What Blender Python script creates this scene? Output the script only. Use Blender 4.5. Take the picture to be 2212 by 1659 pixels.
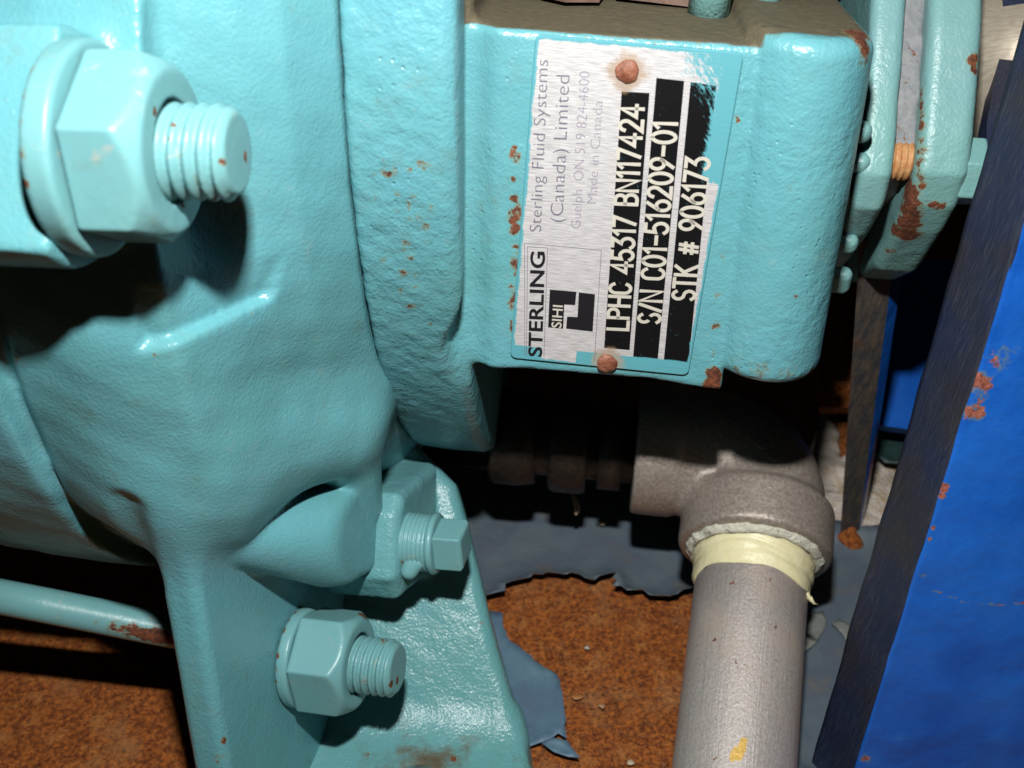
import bpy, math, random
import numpy as np
from mathutils import Vector, Matrix, geometry, noise
for o in list(bpy.data.objects): bpy.data.objects.remove(o)
S = bpy.context.scene
random.seed(7); RNG = np.random.default_rng(7)

# ------------------------------------------------------------------ the camera, the flash, the dark room
FOC = 2372.0                      # focal length in units of a 2212 wide picture
PITCH = math.asin(0.6); CH = 0.310
sp, cp = math.sin(PITCH), math.cos(PITCH)
CAMM = np.array([[1, 0, 0], [0, sp, -cp], [0, cp, sp]])   # lens axes -> world axes
def W(p):                         # millimetres measured from the lens -> world metres
    return np.asarray(p, float) @ CAMM.T * 1e-3 + np.array([0, 0, CH])
cam = bpy.data.cameras.new('camera'); co = bpy.data.objects.new('camera', cam); S.collection.objects.link(co)
M4 = Matrix([list(CAMM[0]) + [0], list(CAMM[1]) + [0], list(CAMM[2]) + [CH], [0, 0, 0, 1]])
co.matrix_world = M4
cam.sensor_width = 36; cam.lens = 36 * FOC / 2212; cam.clip_start = 0.01; cam.clip_end = 50
cam.dof.use_dof = True; cam.dof.focus_distance = 0.285; cam.dof.aperture_fstop = 20
S.camera = co
wd = bpy.data.worlds.new('World'); S.world = wd; wd.use_nodes = True
bg = wd.node_tree.nodes['Background']; bg.inputs[0].default_value = (0.9, 0.95, 1, 1); bg.inputs[1].default_value = 0.004
fl = bpy.data.lights.new('camera_flash', 'AREA'); fl.shape = 'RECTANGLE'; fl.size = 0.016; fl.size_y = 0.010
fl.energy = 1.5; fl.color = (1, 0.97, 0.93)
fo = bpy.data.objects.new('camera_flash', fl); S.collection.objects.link(fo)
fo.matrix_world = M4 @ Matrix.Translation((0.0, 0.100, 0.0)) @ Matrix.Rotation(math.radians(-12), 4, 'X')
S.cycles.diffuse_bounces = 1
S.view_settings.view_transform = 'Standard'; S.view_settings.look = 'None'; S.view_settings.exposure = 0

# ------------------------------------------------------------------ maths helpers (millimetres)
def nz(v): v = np.asarray(v, float); return v / np.linalg.norm(v)
def ray(px, py): return np.array([(px - 1106) / FOC, (829.5 - py) / FOC, -1.0])
def P(px, py, d): return ray(px, py) * d
class Frame:
    def __init__(s, O, ex, ez):
        s.O = np.asarray(O, float); s.ez = nz(ez); ex = np.asarray(ex, float)
        s.ex = nz(ex - s.ez * ex.dot(s.ez)); s.ey = np.cross(s.ez, s.ex)
    def loc(s, X, Y, Z):
        x, y, z = X - s.O[0], Y - s.O[1], Z - s.O[2]
        return tuple((x * e[0] + y * e[1] + z * e[2]).astype(np.float32) for e in (s.ex, s.ey, s.ez))
    def uv(s, px, py, w=0.0):
        r = ray(px, py); d = (s.O.dot(s.ez) + w) / r.dot(s.ez); q = r * d - s.O
        return q.dot(s.ex), q.dot(s.ey)
    def uvs(s, pts, w=0.0): return [s.uv(a, b, w) for a, b in pts]
    def pt(s, u, v, w=0.0): return s.O + s.ex * u + s.ey * v + s.ez * w
UP = np.array([0, cp, sp])                   # world up seen from the lens
AX = nz((0.9925, -0.075, 0.085))             # pump shaft axis
A0 = np.array([-16.8, 154, -380.0])          # where the shaft axis meets the seam plane
A0 = A0 + AX * (-60.5 - AX.dot(A0))
FA = Frame(A0, (0, 0, 1), AX)                # ex towards the lens, ez along the shaft
NZ = nz((-0.08, -0.497, 0.864))
FN = Frame(P(1334, 468, 262), (0.9943, -0.1, 0.034), NZ)   # name plate
BX = nz((0.965, -0.05, 0.26))                # axis of the foot bolt
FLO = Frame(-UP * 310.0, (1, 0, 0), UP)       # floor, z up

# ------------------------------------------------------------------ distance fields
def smin(a, b, k):
    if k <= 0: return np.minimum(a, b)
    h = np.clip(0.5 + 0.5 * (b - a) / k, 0, 1); return b + (a - b) * h - k * h * (1 - h)
def smax(a, b, k): return -smin(-a, -b, k)
def poly2(x, y, pts):
    pts = np.asarray(pts, np.float32); n = len(pts)
    d = np.full(np.broadcast(x, y).shape, 1e12, np.float32); s = np.ones(d.shape, bool)
    for i in range(n):
        a, b = pts[i], pts[i - 1]; e = b - a
        wx, wy = x - a[0], y - a[1]
        t = np.clip((wx * e[0] + wy * e[1]) / max(float(e @ e), 1e-9), 0, 1)
        d = np.minimum(d, (wx - e[0] * t) ** 2 + (wy - e[1] * t) ** 2)
        c1, c2, c3 = y >= a[1], y < b[1], e[0] * wy > e[1] * wx
        s ^= (c1 & c2 & c3) | (~c1 & ~c2 & ~c3)
    return np.where(s, 1, -1) * np.sqrt(d)
def extr(d2, w, lo, hi, rd=0.0):
    dw = np.abs(w - (lo + hi) / 2) - (hi - lo) / 2 + rd; d2 = d2 + rd
    return np.minimum(np.maximum(d2, dw), 0) + np.sqrt(np.maximum(d2, 0) ** 2 + np.maximum(dw, 0) ** 2) - rd
def cyl(F, X, Y, Z, lo, hi, r, rd=0.0):       # cylinder along F.ez
    u, v, w = F.loc(X, Y, Z); return extr(np.sqrt(u * u + v * v) - r, w, lo, hi, rd)
def prism(F, X, Y, Z, pts, lo, hi, rd=0.0):
    u, v, w = F.loc(X, Y, Z); return extr(poly2(u, v, pts), w, lo, hi, rd)
def revolve(F, X, Y, Z, prof, rd=0.0):
    u, v, w = F.loc(X, Y, Z); return poly2(w, np.sqrt(u * u + v * v), prof) - rd
def seg(a, b, ra, rb, X, Y, Z):
    a, b = np.asarray(a, float), np.asarray(b, float); e = b - a
    t = np.clip(((X - a[0]) * e[0] + (Y - a[1]) * e[1] + (Z - a[2]) * e[2]) / e.dot(e), 0, 1)
    return (np.sqrt((X - a[0] - e[0] * t) ** 2 + (Y - a[1] - e[1] * t) ** 2 + (Z - a[2] - e[2] * t) ** 2) - (ra + (rb - ra) * t)).astype(np.float32)
def lumps(X, Y, Z, amp, s=1.0):
    return amp * (np.sin(X / (7.3 * s) + Z / (11 * s)) * np.sin(Y / (6.1 * s) + X / (13 * s) + 1) + 0.6 * np.sin(X / (3.1 * s) + Y / (5.7 * s) + 2) * np.sin(Z / (3.7 * s) + Y / (2.9 * s))).astype(np.float32)
def nets(fn, lo, hi, h):
    ax = [np.arange(lo[i], hi[i] + h, h, dtype=np.float32) for i in range(3)]
    X, Y, Z = ax[0][:, None, None], ax[1][None, :, None], ax[2][None, None, :]
    v = fn(X, Y, Z).astype(np.float32)
    box = np.maximum(np.maximum(np.abs(X - (lo[0] + hi[0]) / 2) - (hi[0] - lo[0]) / 2 + 1.5 * h,
                                np.abs(Y - (lo[1] + hi[1]) / 2) - (hi[1] - lo[1]) / 2 + 1.5 * h),
                     np.abs(Z - (lo[2] + hi[2]) / 2) - (hi[2] - lo[2]) / 2 + 1.5 * h)
    v = np.maximum(v, box)
    s = v < 0
    n = tuple(k - 1 for k in v.shape)
    cnt = np.zeros(n, np.int8)
    cs = [(i, j, k) for i in (0, 1) for j in (0, 1) for k in (0, 1)]
    sl = lambda A, c: A[c[0]:c[0] + n[0], c[1]:c[1] + n[1], c[2]:c[2] + n[2]]
    for c in cs: cnt += sl(s, c)
    I = np.argwhere((cnt > 0) & (cnt < 8)); m = len(I)
    acc = np.zeros((m, 3)); num = np.zeros(m)
    g = lambda c: v[I[:, 0] + c[0], I[:, 1] + c[1], I[:, 2] + c[2]]
    vals = {c: g(c) for c in cs}
    for c in cs:
        for a in range(3):
            if c[a]: continue
            e = list(c); e[a] = 1; e = tuple(e)
            va, vb = vals[c], vals[e]; x = (va < 0) != (vb < 0)
            t = va[x] / (va[x] - vb[x])
            q = np.tile(np.array(c, float), (x.sum(), 1)); q[:, a] = t
            acc[x] += q; num[x] += 1
    V = (I + acc / num[:, None]) * h + np.array([a[0] for a in ax])
    idx = np.full(n, -1, np.int64); idx[I[:, 0], I[:, 1], I[:, 2]] = np.arange(m)
    Q = []
    for a in range(3):
        b, c = (a + 1) % 3, (a + 2) % 3
        sa = np.take(s, range(0, v.shape[a] - 1), a); sb = np.take(s, range(1, v.shape[a]), a)
        E_ = np.argwhere(sa != sb); ok = (E_[:, b] > 0) & (E_[:, c] > 0) & (E_[:, b] < v.shape[b] - 1) & (E_[:, c] < v.shape[c] - 1)
        E_ = E_[ok]; fl_ = sa[E_[:, 0], E_[:, 1], E_[:, 2]]
        o = np.zeros(3, int); ob = o.copy(); ob[b] = 1; oc = o.copy(); oc[c] = 1
        q = np.stack([idx[tuple((E_ - ob - oc).T)], idx[tuple((E_ - oc).T)], idx[tuple(E_.T)], idx[tuple((E_ - ob).T)]], 1)
        q[~fl_] = q[~fl_][:, ::-1]; Q.append(q)
    return V, np.concatenate(Q)

# ------------------------------------------------------------------ objects
ORI = {}
def link(o, parent=None, origin=None):
    S.collection.objects.link(o); origin = np.asarray(origin, float); ORI[o.name] = origin
    if parent is not None:
        o.parent = parent; o.location = origin - ORI[parent.name]
    else: o.location = origin
    return o
def tag(o, label=None, cat=None, group=None, kind=None):
    for k, v in (('label', label), ('category', cat), ('group', group), ('kind', kind)):
        if v: o[k] = v
    return o
def obj(name, V, F, mat, parent=None, smooth=True, attrs=None, origin=None):   # V in lens millimetres
    V = W(V)
    if origin is None: origin = (V.min(0) + V.max(0)) / 2; origin[2] = V[:, 2].min()
    me = bpy.data.meshes.new(name)
    if isinstance(F, np.ndarray):
        k = F.shape[1]; me.vertices.add(len(V)); me.vertices.foreach_set('co', (V - origin).astype(np.float32).ravel())
        me.loops.add(F.size); me.loops.foreach_set('vertex_index', F.astype(np.int32).ravel())
        me.polygons.add(len(F)); me.polygons.foreach_set('loop_start', np.arange(0, F.size, k, dtype=np.int32))
        me.update(calc_edges=True)
    else: me.from_pydata((V - origin).tolist(), [], F)
    me.polygons.foreach_set('use_smooth', [smooth] * len(me.polygons))
    for k, a in (attrs or {}).items():
        at = me.attributes.new(k, 'FLOAT', 'POINT'); at.data.foreach_set('value', np.asarray(a, np.float32))
    me.materials.append(mat)
    return link(bpy.data.objects.new(name, me), parent, origin)
def empty(name, origin, label, cat, group=None):
    o = bpy.data.objects.new(name, None); o.empty_display_size = 0.01
    link(o, None, origin); return tag(o, label, cat, group)
def spots(V, lst):            # wear with a shape of its own: centre, radius, strength
    a = np.zeros(len(V))
    for c, r, k in lst:
        d = np.linalg.norm(V - np.asarray(c), axis=1); a = np.maximum(a, k * np.clip(1.3 - d / r, 0, 1))
    return a
def hit(fn, px, py, F=None, d0=170, d1=450):
    q = ray(px, py)[None] * np.arange(d0, d1, 0.5)[:, None]; c = q
    if F is not None: c = np.stack(F.loc(q[:, 0], q[:, 1], q[:, 2]), 1)
    v = np.asarray(fn(*[c[:, i][:, None, None].astype(np.float32) for i in range(3)])).ravel(); i = int(np.argmax(v < 0))
    return q[i] if v[i] < 0 else np.array([0, 0, 1e4])
def sdfobj(name, fn, lo, hi, h, mat, parent=None, rust=(), dirt=None, F=None, xr=None):
    V, Q = nets(fn, lo, hi, h)
    ex_ = xr(V) if xr else 0
    rust = [(hit(fn, *c, F) if len(c) == 2 else c, r, k) for c, r, k in rust]
    if F is not None: V = F.O + V[:, :1] * F.ex + V[:, 1:2] * F.ey + V[:, 2:] * F.ez
    at = {'rust': np.maximum(spots(V, rust), ex_), 'dirt': dirt(V) if dirt else np.zeros(len(V))}
    return obj(name, V, Q, mat, parent, True, at)
def polybox(pts3, dirv, name, mat, parent=None, **kw):      # closed prism: outline swept along a vector
    a = np.asarray(pts3, float); b = a + np.asarray(dirv, float); n = len(a)
    F = [list(range(n)), list(range(2 * n - 1, n - 1, -1))] + [[(i + 1) % n, i, i + n, (i + 1) % n + n] for i in range(n)]
    return obj(name, np.vstack([a, b]), F, mat, parent, False, **kw)
def tube(path, rad, name, mat, parent=None, seg_=10, **kw):
    path = [np.asarray(p, float) for p in path]; n = len(path); V = []; F = []
    r = rad if hasattr(rad, '__len__') else [rad] * n
    u0 = None
    for i, p in enumerate(path):
        t = nz(path[min(i + 1, n - 1)] - path[max(i - 1, 0)])
        u = np.cross(t, (0.3, 0.2, 1)) if u0 is None else u0 - t * u0.dot(t); u = nz(u); u0 = u; w = np.cross(t, u)
        for k in range(seg_):
            f = 2 * math.pi * k / seg_; V.append(p + (u * math.cos(f) + w * math.sin(f)) * r[i])
    for i in range(n - 1):
        for k in range(seg_): F.append([i * seg_ + k, i * seg_ + (k + 1) % seg_, (i + 1) * seg_ + (k + 1) % seg_, (i + 1) * seg_ + k])
    F.append(list(range(seg_))[::-1]); F.append([(n - 1) * seg_ + k for k in range(seg_)])
    return obj(name, V, F, mat, parent, **kw)

# ------------------------------------------------------------------ materials
class NT:
    def __init__(s, name):
        s.m = bpy.data.materials.new(name); s.m.use_nodes = True; s.t = s.m.node_tree
        s.b = s.t.nodes['Principled BSDF']; s.co = s.t.nodes.new('ShaderNodeTexCoord').outputs['Object']
    def inp(s, n, k, v):
        if hasattr(v, 'is_linked'): s.t.links.new(v, n.inputs[k])
        elif isinstance(v, tuple) and len(v) == 3 and n.inputs[k].type == 'RGBA': n.inputs[k].default_value = (*v, 1)
        else: n.inputs[k].default_value = v
    def noise(s, sc, det=3, rough=0.55, co=None, dist=0):
        n = s.t.nodes.new('ShaderNodeTexNoise'); s.inp(n, 'Vector', co or s.co); s.inp(n, 'Scale', sc); s.inp(n, 'Detail', det); s.inp(n, 'Roughness', rough); s.inp(n, 'Distortion', dist)
        return n.outputs['Fac']
    def vor(s, sc, co=None, feat='F1'):
        n = s.t.nodes.new('ShaderNodeTexVoronoi'); n.feature = feat; s.inp(n, 'Vector', co or s.co); s.inp(n, 'Scale', sc); return n.outputs['Distance']
    def scale(s, v, rot=(0, 0, 0), co=None):
        n = s.t.nodes.new('ShaderNodeMapping'); s.inp(n, 'Vector', co or s.co); n.inputs['Scale'].default_value = v; n.inputs['Rotation'].default_value = rot; return n.outputs[0]
    def math(s, op, a, b=0.0, c=0.0, clamp=False):
        n = s.t.nodes.new('ShaderNodeMath'); n.operation = op; n.use_clamp = clamp
        s.inp(n, 0, a); s.inp(n, 1, b); s.inp(n, 2, c); return n.outputs[0]
    def step(s, x, lo, hi):
        n = s.t.nodes.new('ShaderNodeMapRange'); n.interpolation_type = 'SMOOTHSTEP'; s.inp(n, 0, x); s.inp(n, 1, lo); s.inp(n, 2, hi); return n.outputs[0]
    def mix(s, f, a, b):
        n = s.t.nodes.new('ShaderNodeMix'); n.data_type = 'RGBA'; s.inp(n, 0, f); s.inp(n, 6, a); s.inp(n, 7, b); return n.outputs[2]
    def attr(s, k):
        n = s.t.nodes.new('ShaderNodeAttribute'); n.attribute_name = k; return n.outputs['Fac']
    def bump(s, h, dist, st=1.0, nrm=None):
        n = s.t.nodes.new('ShaderNodeBump'); s.inp(n, 'Height', h); s.inp(n, 'Distance', dist); s.inp(n, 'Strength', st)
        if nrm: s.inp(n, 'Normal', nrm)
        return n.outputs[0]
    def xyz(s, co=None):
        n = s.t.nodes.new('ShaderNodeSeparateXYZ'); s.inp(n, 0, co or s.co); return n.outputs
    def done(s, col, rough, nrm=None, metal=0.0, spec=0.5):
        s.inp(s.b, 'Base Color', col); s.inp(s.b, 'Roughness', rough); s.inp(s.b, 'Metallic', metal); s.inp(s.b, 'Specular IOR Level', spec)
        if nrm: s.inp(s.b, 'Normal', nrm)
        return s.m
RUST = (0.055, 0.018, 0.010)
def paint(name, base, cast=0.0006, peel=0.00012, rough=0.36, grime=0.35, chips=0.0, spec=0.5, brush=False, scuff=0.12):
    n = NT(name)
    big = n.noise(35, 4); mid = n.noise(330, 3, 0.5); fine = n.noise(1200, 2, 0.5); g = n.noise(90, 8, 0.65)
    col = n.mix(n.step(big, 0.2, 0.8), base, tuple(c * f for c, f in zip(base, (1.12, 1.04, 1.0))))
    tone = n.noise(16, 4, 0.6); col = n.mix(n.math('MULTIPLY', n.step(tone, 0.5, 0.75), 0.6), col, (base[0] * 0.92, base[1] * 0.93, base[2] * 0.82)); col = n.mix(n.math('MULTIPLY', n.step(tone, 0.5, 0.25), 0.5), col, (base[0] * 1.15, base[1] * 0.97, base[2] * 1.1))
    col = n.mix(n.math('MULTIPLY', n.step(n.noise(170, 6, 0.7), 0.60, 0.70), scuff), col, (0.42, 0.42, 0.36))
    dirtm = n.math('MULTIPLY', n.step(n.math('ADD', g, n.math('MULTIPLY', n.attr('dirt'), 0.6)), 0.60, 0.92), 1.0)
    grim = n.math('MULTIPLY', n.step(g, 0.5, 0.8), grime)
    col = n.mix(grim, col, (0.16, 0.34, 0.33))
    col = n.mix(dirtm, col, n.mix(n.noise(500, 5), (0.055, 0.06, 0.035), (0.15, 0.12, 0.075)))
    rn = n.noise(420, 8, 0.7)
    rm = n.step(n.math('ADD', n.math('MULTIPLY', n.attr('rust'), 0.75), rn), 0.93, 1.0)
    halo = n.step(n.math('ADD', n.math('MULTIPLY', n.attr('rust'), 0.75), rn), 0.82, 0.97)
    col = n.mix(n.math('MULTIPLY', halo, 0.6), col, (0.22, 0.2, 0.08))
    if chips: rm = n.math('MAXIMUM', rm, n.step(n.noise(700, 6, 0.7), 0.80 - chips, 0.83 - chips))
    col = n.mix(rm, col, n.mix(n.step(n.noise(900, 5, 0.7), 0.35, 0.7), RUST, (0.22, 0.065, 0.025)))
    spk = n.noise(1700, 2); col = n.mix(n.math('MULTIPLY', n.step(spk, 0.70, 0.76), 0.35), col, (0.10, 0.12, 0.09)); spl = n.noise(1250, 2, 0.5, n.scale((1, 1.1, 0.9), (0.4, 0.2, 0.1))); col = n.mix(n.math('MULTIPLY', n.step(spl, 0.72, 0.77), 0.4), col, (0.42, 0.5, 0.46))
    var = n.math('ADD', 0.35, n.math('MULTIPLY', n.step(n.noise(28, 3), 0.35, 0.7), 1.2)); mid = n.math('ADD', 0.5, n.math('MULTIPLY', n.math('SUBTRACT', mid, 0.5), var))
    h1 = n.bump(mid, cast); h2 = n.bump(fine, peel, 1.0, h1)
    pits = n.step(n.vor(420), 0.0, 0.25); h3 = n.bump(n.math('MULTIPLY', pits, n.step(n.noise(60, 3), 0.45, 0.65)), cast * 0.8, 0.6, h2)
    if brush: h3 = n.bump(n.noise(1, 4, 0.6, n.scale((900, 120, 160))), 0.0002, 0.6, h3)
    r = n.math('ADD', rough, n.math('MULTIPLY', n.math('MAXIMUM', rm, dirtm), 0.45))
    r = n.math('ADD', r, n.math('MULTIPLY', n.math('SUBTRACT', mid, 0.5), 0.25))
    return n.done(col, r, h3, 0, spec)
TEAL = (0.112, 0.355, 0.41)
m_cast = paint('teal_cast_paint', TEAL, 0.00013, 0.00016, 0.33)
m_rough = paint('teal_rough_paint', TEAL, 0.00042, 0.00018, 0.32)
m_foot = paint('teal_foot_paint', (0.125, 0.36, 0.39), 0.0003, 0.00022, 0.30, 0.5)
m_hard = paint('teal_hardware_paint', (0.15, 0.375, 0.405), 0.0001, 0.00003, 0.36, 0.35, 0.03, scuff=0.55)
m_flange = paint('teal_flange_paint', (0.16, 0.36, 0.36), 0.0002, 0.00016, 0.40, 0.7)
def metal(name, c1, c2, rough, mt, b=0.0004, sc=400, rustamt=0.72, stretch=None):
    n = NT(name); co = n.scale(stretch) if stretch else n.co
    a = n.noise(sc, 6, 0.65, co); col = n.mix(n.step(a, 0.3, 0.7), c1, c2)
    rm = n.step(n.noise(260, 7, 0.65), rustamt, rustamt + 0.06); col = n.mix(rm, col, (0.14, 0.055, 0.03))
    return n.done(col, rough, n.bump(a, b, 1, n.bump(n.noise(60, 3), b * 2)), mt)
m_elbow = metal('grey_cast_iron', (0.25, 0.215, 0.185), (0.42, 0.37, 0.325), 0.36, 0.3, 0.00025, 900, 0.66)
m_black = metal('shade_dark_iron', (0.012, 0.009, 0.007), (0.032, 0.022, 0.016), 0.5, 0.2, 0.0003)  # iron colour taken down to stand in for the housing's shadow
m_shaft = metal('bare_steel', (0.55, 0.48, 0.38), (0.75, 0.68, 0.56), 0.30, 0.55, 0.00005, 300, 0.9, (1, 12, 1))
m_gask = metal('gasket', (0.16, 0.18, 0.20), (0.24, 0.25, 0.26), 0.6, 0, 0.0004, 500, 0.6)
m_thr = metal('rusted_thread', (0.42, 0.17, 0.06), (0.5, 0.3, 0.13), 0.6, 0.1, 0.0003, 700, 0.7)
m_riv = metal('rusty_rivet', (0.15, 0.048, 0.024), (0.31, 0.125, 0.075), 0.45, 0, 0.0005, 500, 0.75)
m_brown = metal('greasy_brown', (0.30, 0.17, 0.08), (0.40, 0.25, 0.13), 0.5, 0, 0.0002, 60, 0.75)
m_block = m_brown
m_brown = metal('dull_brown_cap', (0.10, 0.06, 0.045), (0.17, 0.11, 0.085), 0.6, 0, 0.0003, 200, 0.6)
def rustplate():
    n = NT('rusted_plate'); a = n.noise(120, 8, 0.7); b = n.noise(620, 6, 0.72); c = n.noise(40, 5, 0.6); f = n.vor(420)
    col = n.mix(n.step(b, 0.35, 0.68), (0.20, 0.045, 0.012), (0.80, 0.25, 0.045))
    col = n.mix(n.step(a, 0.50, 0.72), col, n.mix(b, (0.50, 0.13, 0.02), (0.90, 0.45, 0.14)))
    col = n.mix(n.math('MULTIPLY', n.step(c, 0.52, 0.75), 0.55), col, (0.70, 0.37, 0.16))
    col = n.mix(n.step(n.noise(380, 5, 0.7), 0.62, 0.70), col, (0.09, 0.03, 0.018))
    col = n.mix(n.step(n.noise(1500, 2), 0.72, 0.76), col, (0.55, 0.33, 0.17))
    return n.done(col, 0.75, n.bump(b, 0.0016, 1, n.bump(a, 0.004)), 0, 0.4)
m_rust = rustplate()
def sheetpaint(name, base, scr, dust):
    n = NT(name); a = n.noise(50, 6, 0.6); s1 = n.noise(8, 6, 0.7, n.scale((60, 9, 20), (0, 0, 0.5))); s2 = n.noise(700, 6, 0.7)
    col = n.mix(n.step(a, 0.35, 0.7), base, tuple(c * f for c, f in zip(base, (0.75, 0.72, 0.9))))
    col = n.mix(n.math('MULTIPLY', n.step(a, 0.55, 0.75), dust), col, (0.2, 0.19, 0.13))
    col = n.mix(n.math('MULTIPLY', n.step(s1, 0.66, 0.74), scr), col, (0.28, 0.22, 0.14))
    col = n.mix(n.step(s2, 0.76, 0.79), col, (0.3, 0.14, 0.06))
    return n.done(col, 0.38, n.bump(a, 0.0012, 1, n.bump(s2, 0.00015)))
m_sheet = sheetpaint('blue_grey_paint', (0.125, 0.17, 0.195), 0.8, 0.75)
m_sheet2 = sheetpaint('blue_paint_flake', (0.12, 0.22, 0.29), 0.4, 0.25)
def bluepaint():
    n = NT('blue_gloss_paint'); a = n.noise(30, 6, 0.65); f = n.noise(1100, 3)
    col = n.mix(n.step(a, 0.3, 0.7), (0.005, 0.085, 0.44), (0.014, 0.14, 0.60))
    sc = n.noise(1, 6, 0.75, n.scale((45, 200, 260), (0.3, 0.2, 0.1))); col = n.mix(n.math('MULTIPLY', n.step(sc, 0.6, 0.74), 0.45), col, (0.03, 0.19, 0.55))
    x = n.xyz()
    ch = n.step(n.noise(190, 5, 0.65, n.scale((1, 1, 2.2))), 0.715, 0.735); col = n.mix(ch, col, (0.16, 0.3, 0.48))
    fl_ = n.step(n.noise(2300, 2), 0.77, 0.8); col = n.mix(n.math('MULTIPLY', fl_, 0.5), col, (0.2, 0.35, 0.6))
    rm = n.step(n.math('ADD', n.math('MULTIPLY', n.attr('rust'), 0.55), n.math('MULTIPLY', n.noise(330, 7, 0.7), 1.1)), 0.90, 0.93)
    halo = n.step(n.math('ADD', n.math('MULTIPLY', n.attr('rust'), 0.7), n.math('MULTIPLY', n.noise(500, 6, 0.7), 0.9)), 0.74, 0.92)
    col = n.mix(n.math('MULTIPLY', halo, 0.7), col, (0.12, 0.2, 0.2)); col = n.mix(rm, col, n.mix(n.step(n.noise(700, 5, 0.7), 0.3, 0.7), (0.16, 0.045, 0.035), (0.46, 0.17, 0.12)))
    return n.done(col, 0.3, n.bump(f, 0.00006, 1, n.bump(n.noise(120, 3), 0.0006)))
m_blue = bluepaint()
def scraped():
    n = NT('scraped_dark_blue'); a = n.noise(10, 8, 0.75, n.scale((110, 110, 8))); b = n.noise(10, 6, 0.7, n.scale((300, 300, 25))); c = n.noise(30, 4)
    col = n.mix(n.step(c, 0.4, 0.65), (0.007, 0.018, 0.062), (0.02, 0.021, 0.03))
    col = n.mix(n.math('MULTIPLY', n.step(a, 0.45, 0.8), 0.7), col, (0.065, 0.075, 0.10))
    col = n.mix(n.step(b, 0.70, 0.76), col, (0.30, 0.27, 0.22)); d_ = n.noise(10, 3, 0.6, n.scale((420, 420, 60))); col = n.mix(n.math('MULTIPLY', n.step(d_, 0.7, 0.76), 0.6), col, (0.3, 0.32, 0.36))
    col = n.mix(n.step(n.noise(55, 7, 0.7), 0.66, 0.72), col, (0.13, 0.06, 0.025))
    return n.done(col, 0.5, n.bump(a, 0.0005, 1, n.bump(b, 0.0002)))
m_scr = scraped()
def barmat():
    n = NT('weathered_bar'); a = n.noise(10, 7, 0.7, n.scale((60, 60, 7))); b = n.noise(120, 6, 0.7)
    col = n.mix(n.step(a, 0.3, 0.75), (0.03, 0.035, 0.045), (0.12, 0.09, 0.06)); col = n.mix(n.math('MULTIPLY', n.step(b, 0.56, 0.72), 0.7), col, (0.12, 0.05, 0.02))
    return n.done(col, 0.6, n.bump(a, 0.0005, 1, n.bump(b, 0.0004)))
m_bar = barmat()
def pipemat():
    n = NT('weathered_steel_pipe')
    cb_ = n.t.nodes.new('ShaderNodeCombineXYZ'); n.inp(cb_, 0, n.attr('around')); n.inp(cb_, 1, n.attr('along')); pc = cb_.outputs[0]
    a = n.noise(1100, 4, 0.7); c = n.noise(55, 6, 0.65); f = n.noise(2600, 2)
    col = n.mix(n.step(a, 0.3, 0.7), (0.36, 0.33, 0.31), (0.50, 0.465, 0.445))
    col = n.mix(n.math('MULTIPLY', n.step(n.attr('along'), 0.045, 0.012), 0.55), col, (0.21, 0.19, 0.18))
    col = n.mix(n.math('MULTIPLY', n.step(c, 0.5, 0.68), 0.5), col, (0.50, 0.41, 0.33))
    col = n.mix(n.math('MULTIPLY', n.step(n.noise(34, 5, 0.6), 0.55, 0.75), 0.5), col, (0.60, 0.57, 0.55))
    s1 = n.noise(1, 4, 0.7, n.scale((900, 18, 1), (0, 0, 0.03), pc)); s2 = n.noise(1, 2, 0.5, n.scale((2200, 45, 1), (0, 0, -0.06), pc))
    col = n.mix(n.math('MULTIPLY', n.step(s1, 0.66, 0.74), 0.7), col, (0.10, 0.085, 0.08))
    col = n.mix(n.math('MULTIPLY', n.step(s2, 0.74, 0.80), 0.8), col, (0.60, 0.50, 0.36))
    col = n.mix(n.step(n.noise(300, 6, 0.6), 0.665, 0.70), col, (0.20, 0.08, 0.05))
    col = n.mix(n.math('MULTIPLY', n.step(n.noise(1900, 2), 0.72, 0.78), 0.6), col, (0.6, 0.56, 0.54))
    st = n.noise(1, 6, 0.7, n.scale((500, 60, 1), (0, 0, 0.1), pc))
    y = n.step(n.math('ADD', n.attr('rust'), n.math('MULTIPLY', st, 0.9)), 0.92, 1.05)
    col = n.mix(n.math('MULTIPLY', y, 0.85), col, (0.60, 0.37, 0.03))
    return n.done(col, 0.40, n.bump(a, 0.00022, 1, n.bump(s1, 0.0002)), 0.25)
m_pipe = pipemat()
def plain(name, col, rough=0.5, mt=0.0, b=0.0, sc=500, c2=None):
    n = NT(name); a = n.noise(sc, 4, 0.6)
    return n.done(n.mix(a, col, c2 or tuple(c * 0.75 for c in col)), rough, n.bump(a, b) if b else None, mt)
m_tape = plain('yellow_thread_tape', (0.76, 0.70, 0.36), 0.4, 0, 0.0004, 260, (0.84, 0.81, 0.58))
def dope():
    n = NT('white_pipe_dope'); a = n.noise(260, 6, 0.7); col = n.mix(n.step(n.noise(190, 6, 0.7), 0.60, 0.64), (0.80, 0.80, 0.68), (0.24, 0.2, 0.13))
    return n.done(col, 0.6, n.bump(a, 0.0025))
m_dope = dope()
def sealant():
    n = NT('old_white_sealant'); a = n.noise(140, 6, 0.65)
    col = n.mix(n.step(a, 0.45, 0.7), (0.74, 0.67, 0.60), (0.56, 0.42, 0.26)); col = n.mix(n.step(n.noise(220, 6, 0.7), 0.62, 0.7), col, (0.10, 0.05, 0.03))
    return n.done(col, 0.6, n.bump(a, 0.003))
m_seal = sealant()
m_smear = plain('dried_smear', (0.26, 0.27, 0.24), 0.5, 0, 0.0008, 200, (0.15, 0.18, 0.18))
m_dkteal = plain('dark_teal_scrap', (0.03, 0.07, 0.07), 0.4, 0, 0.001, 200)
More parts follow.
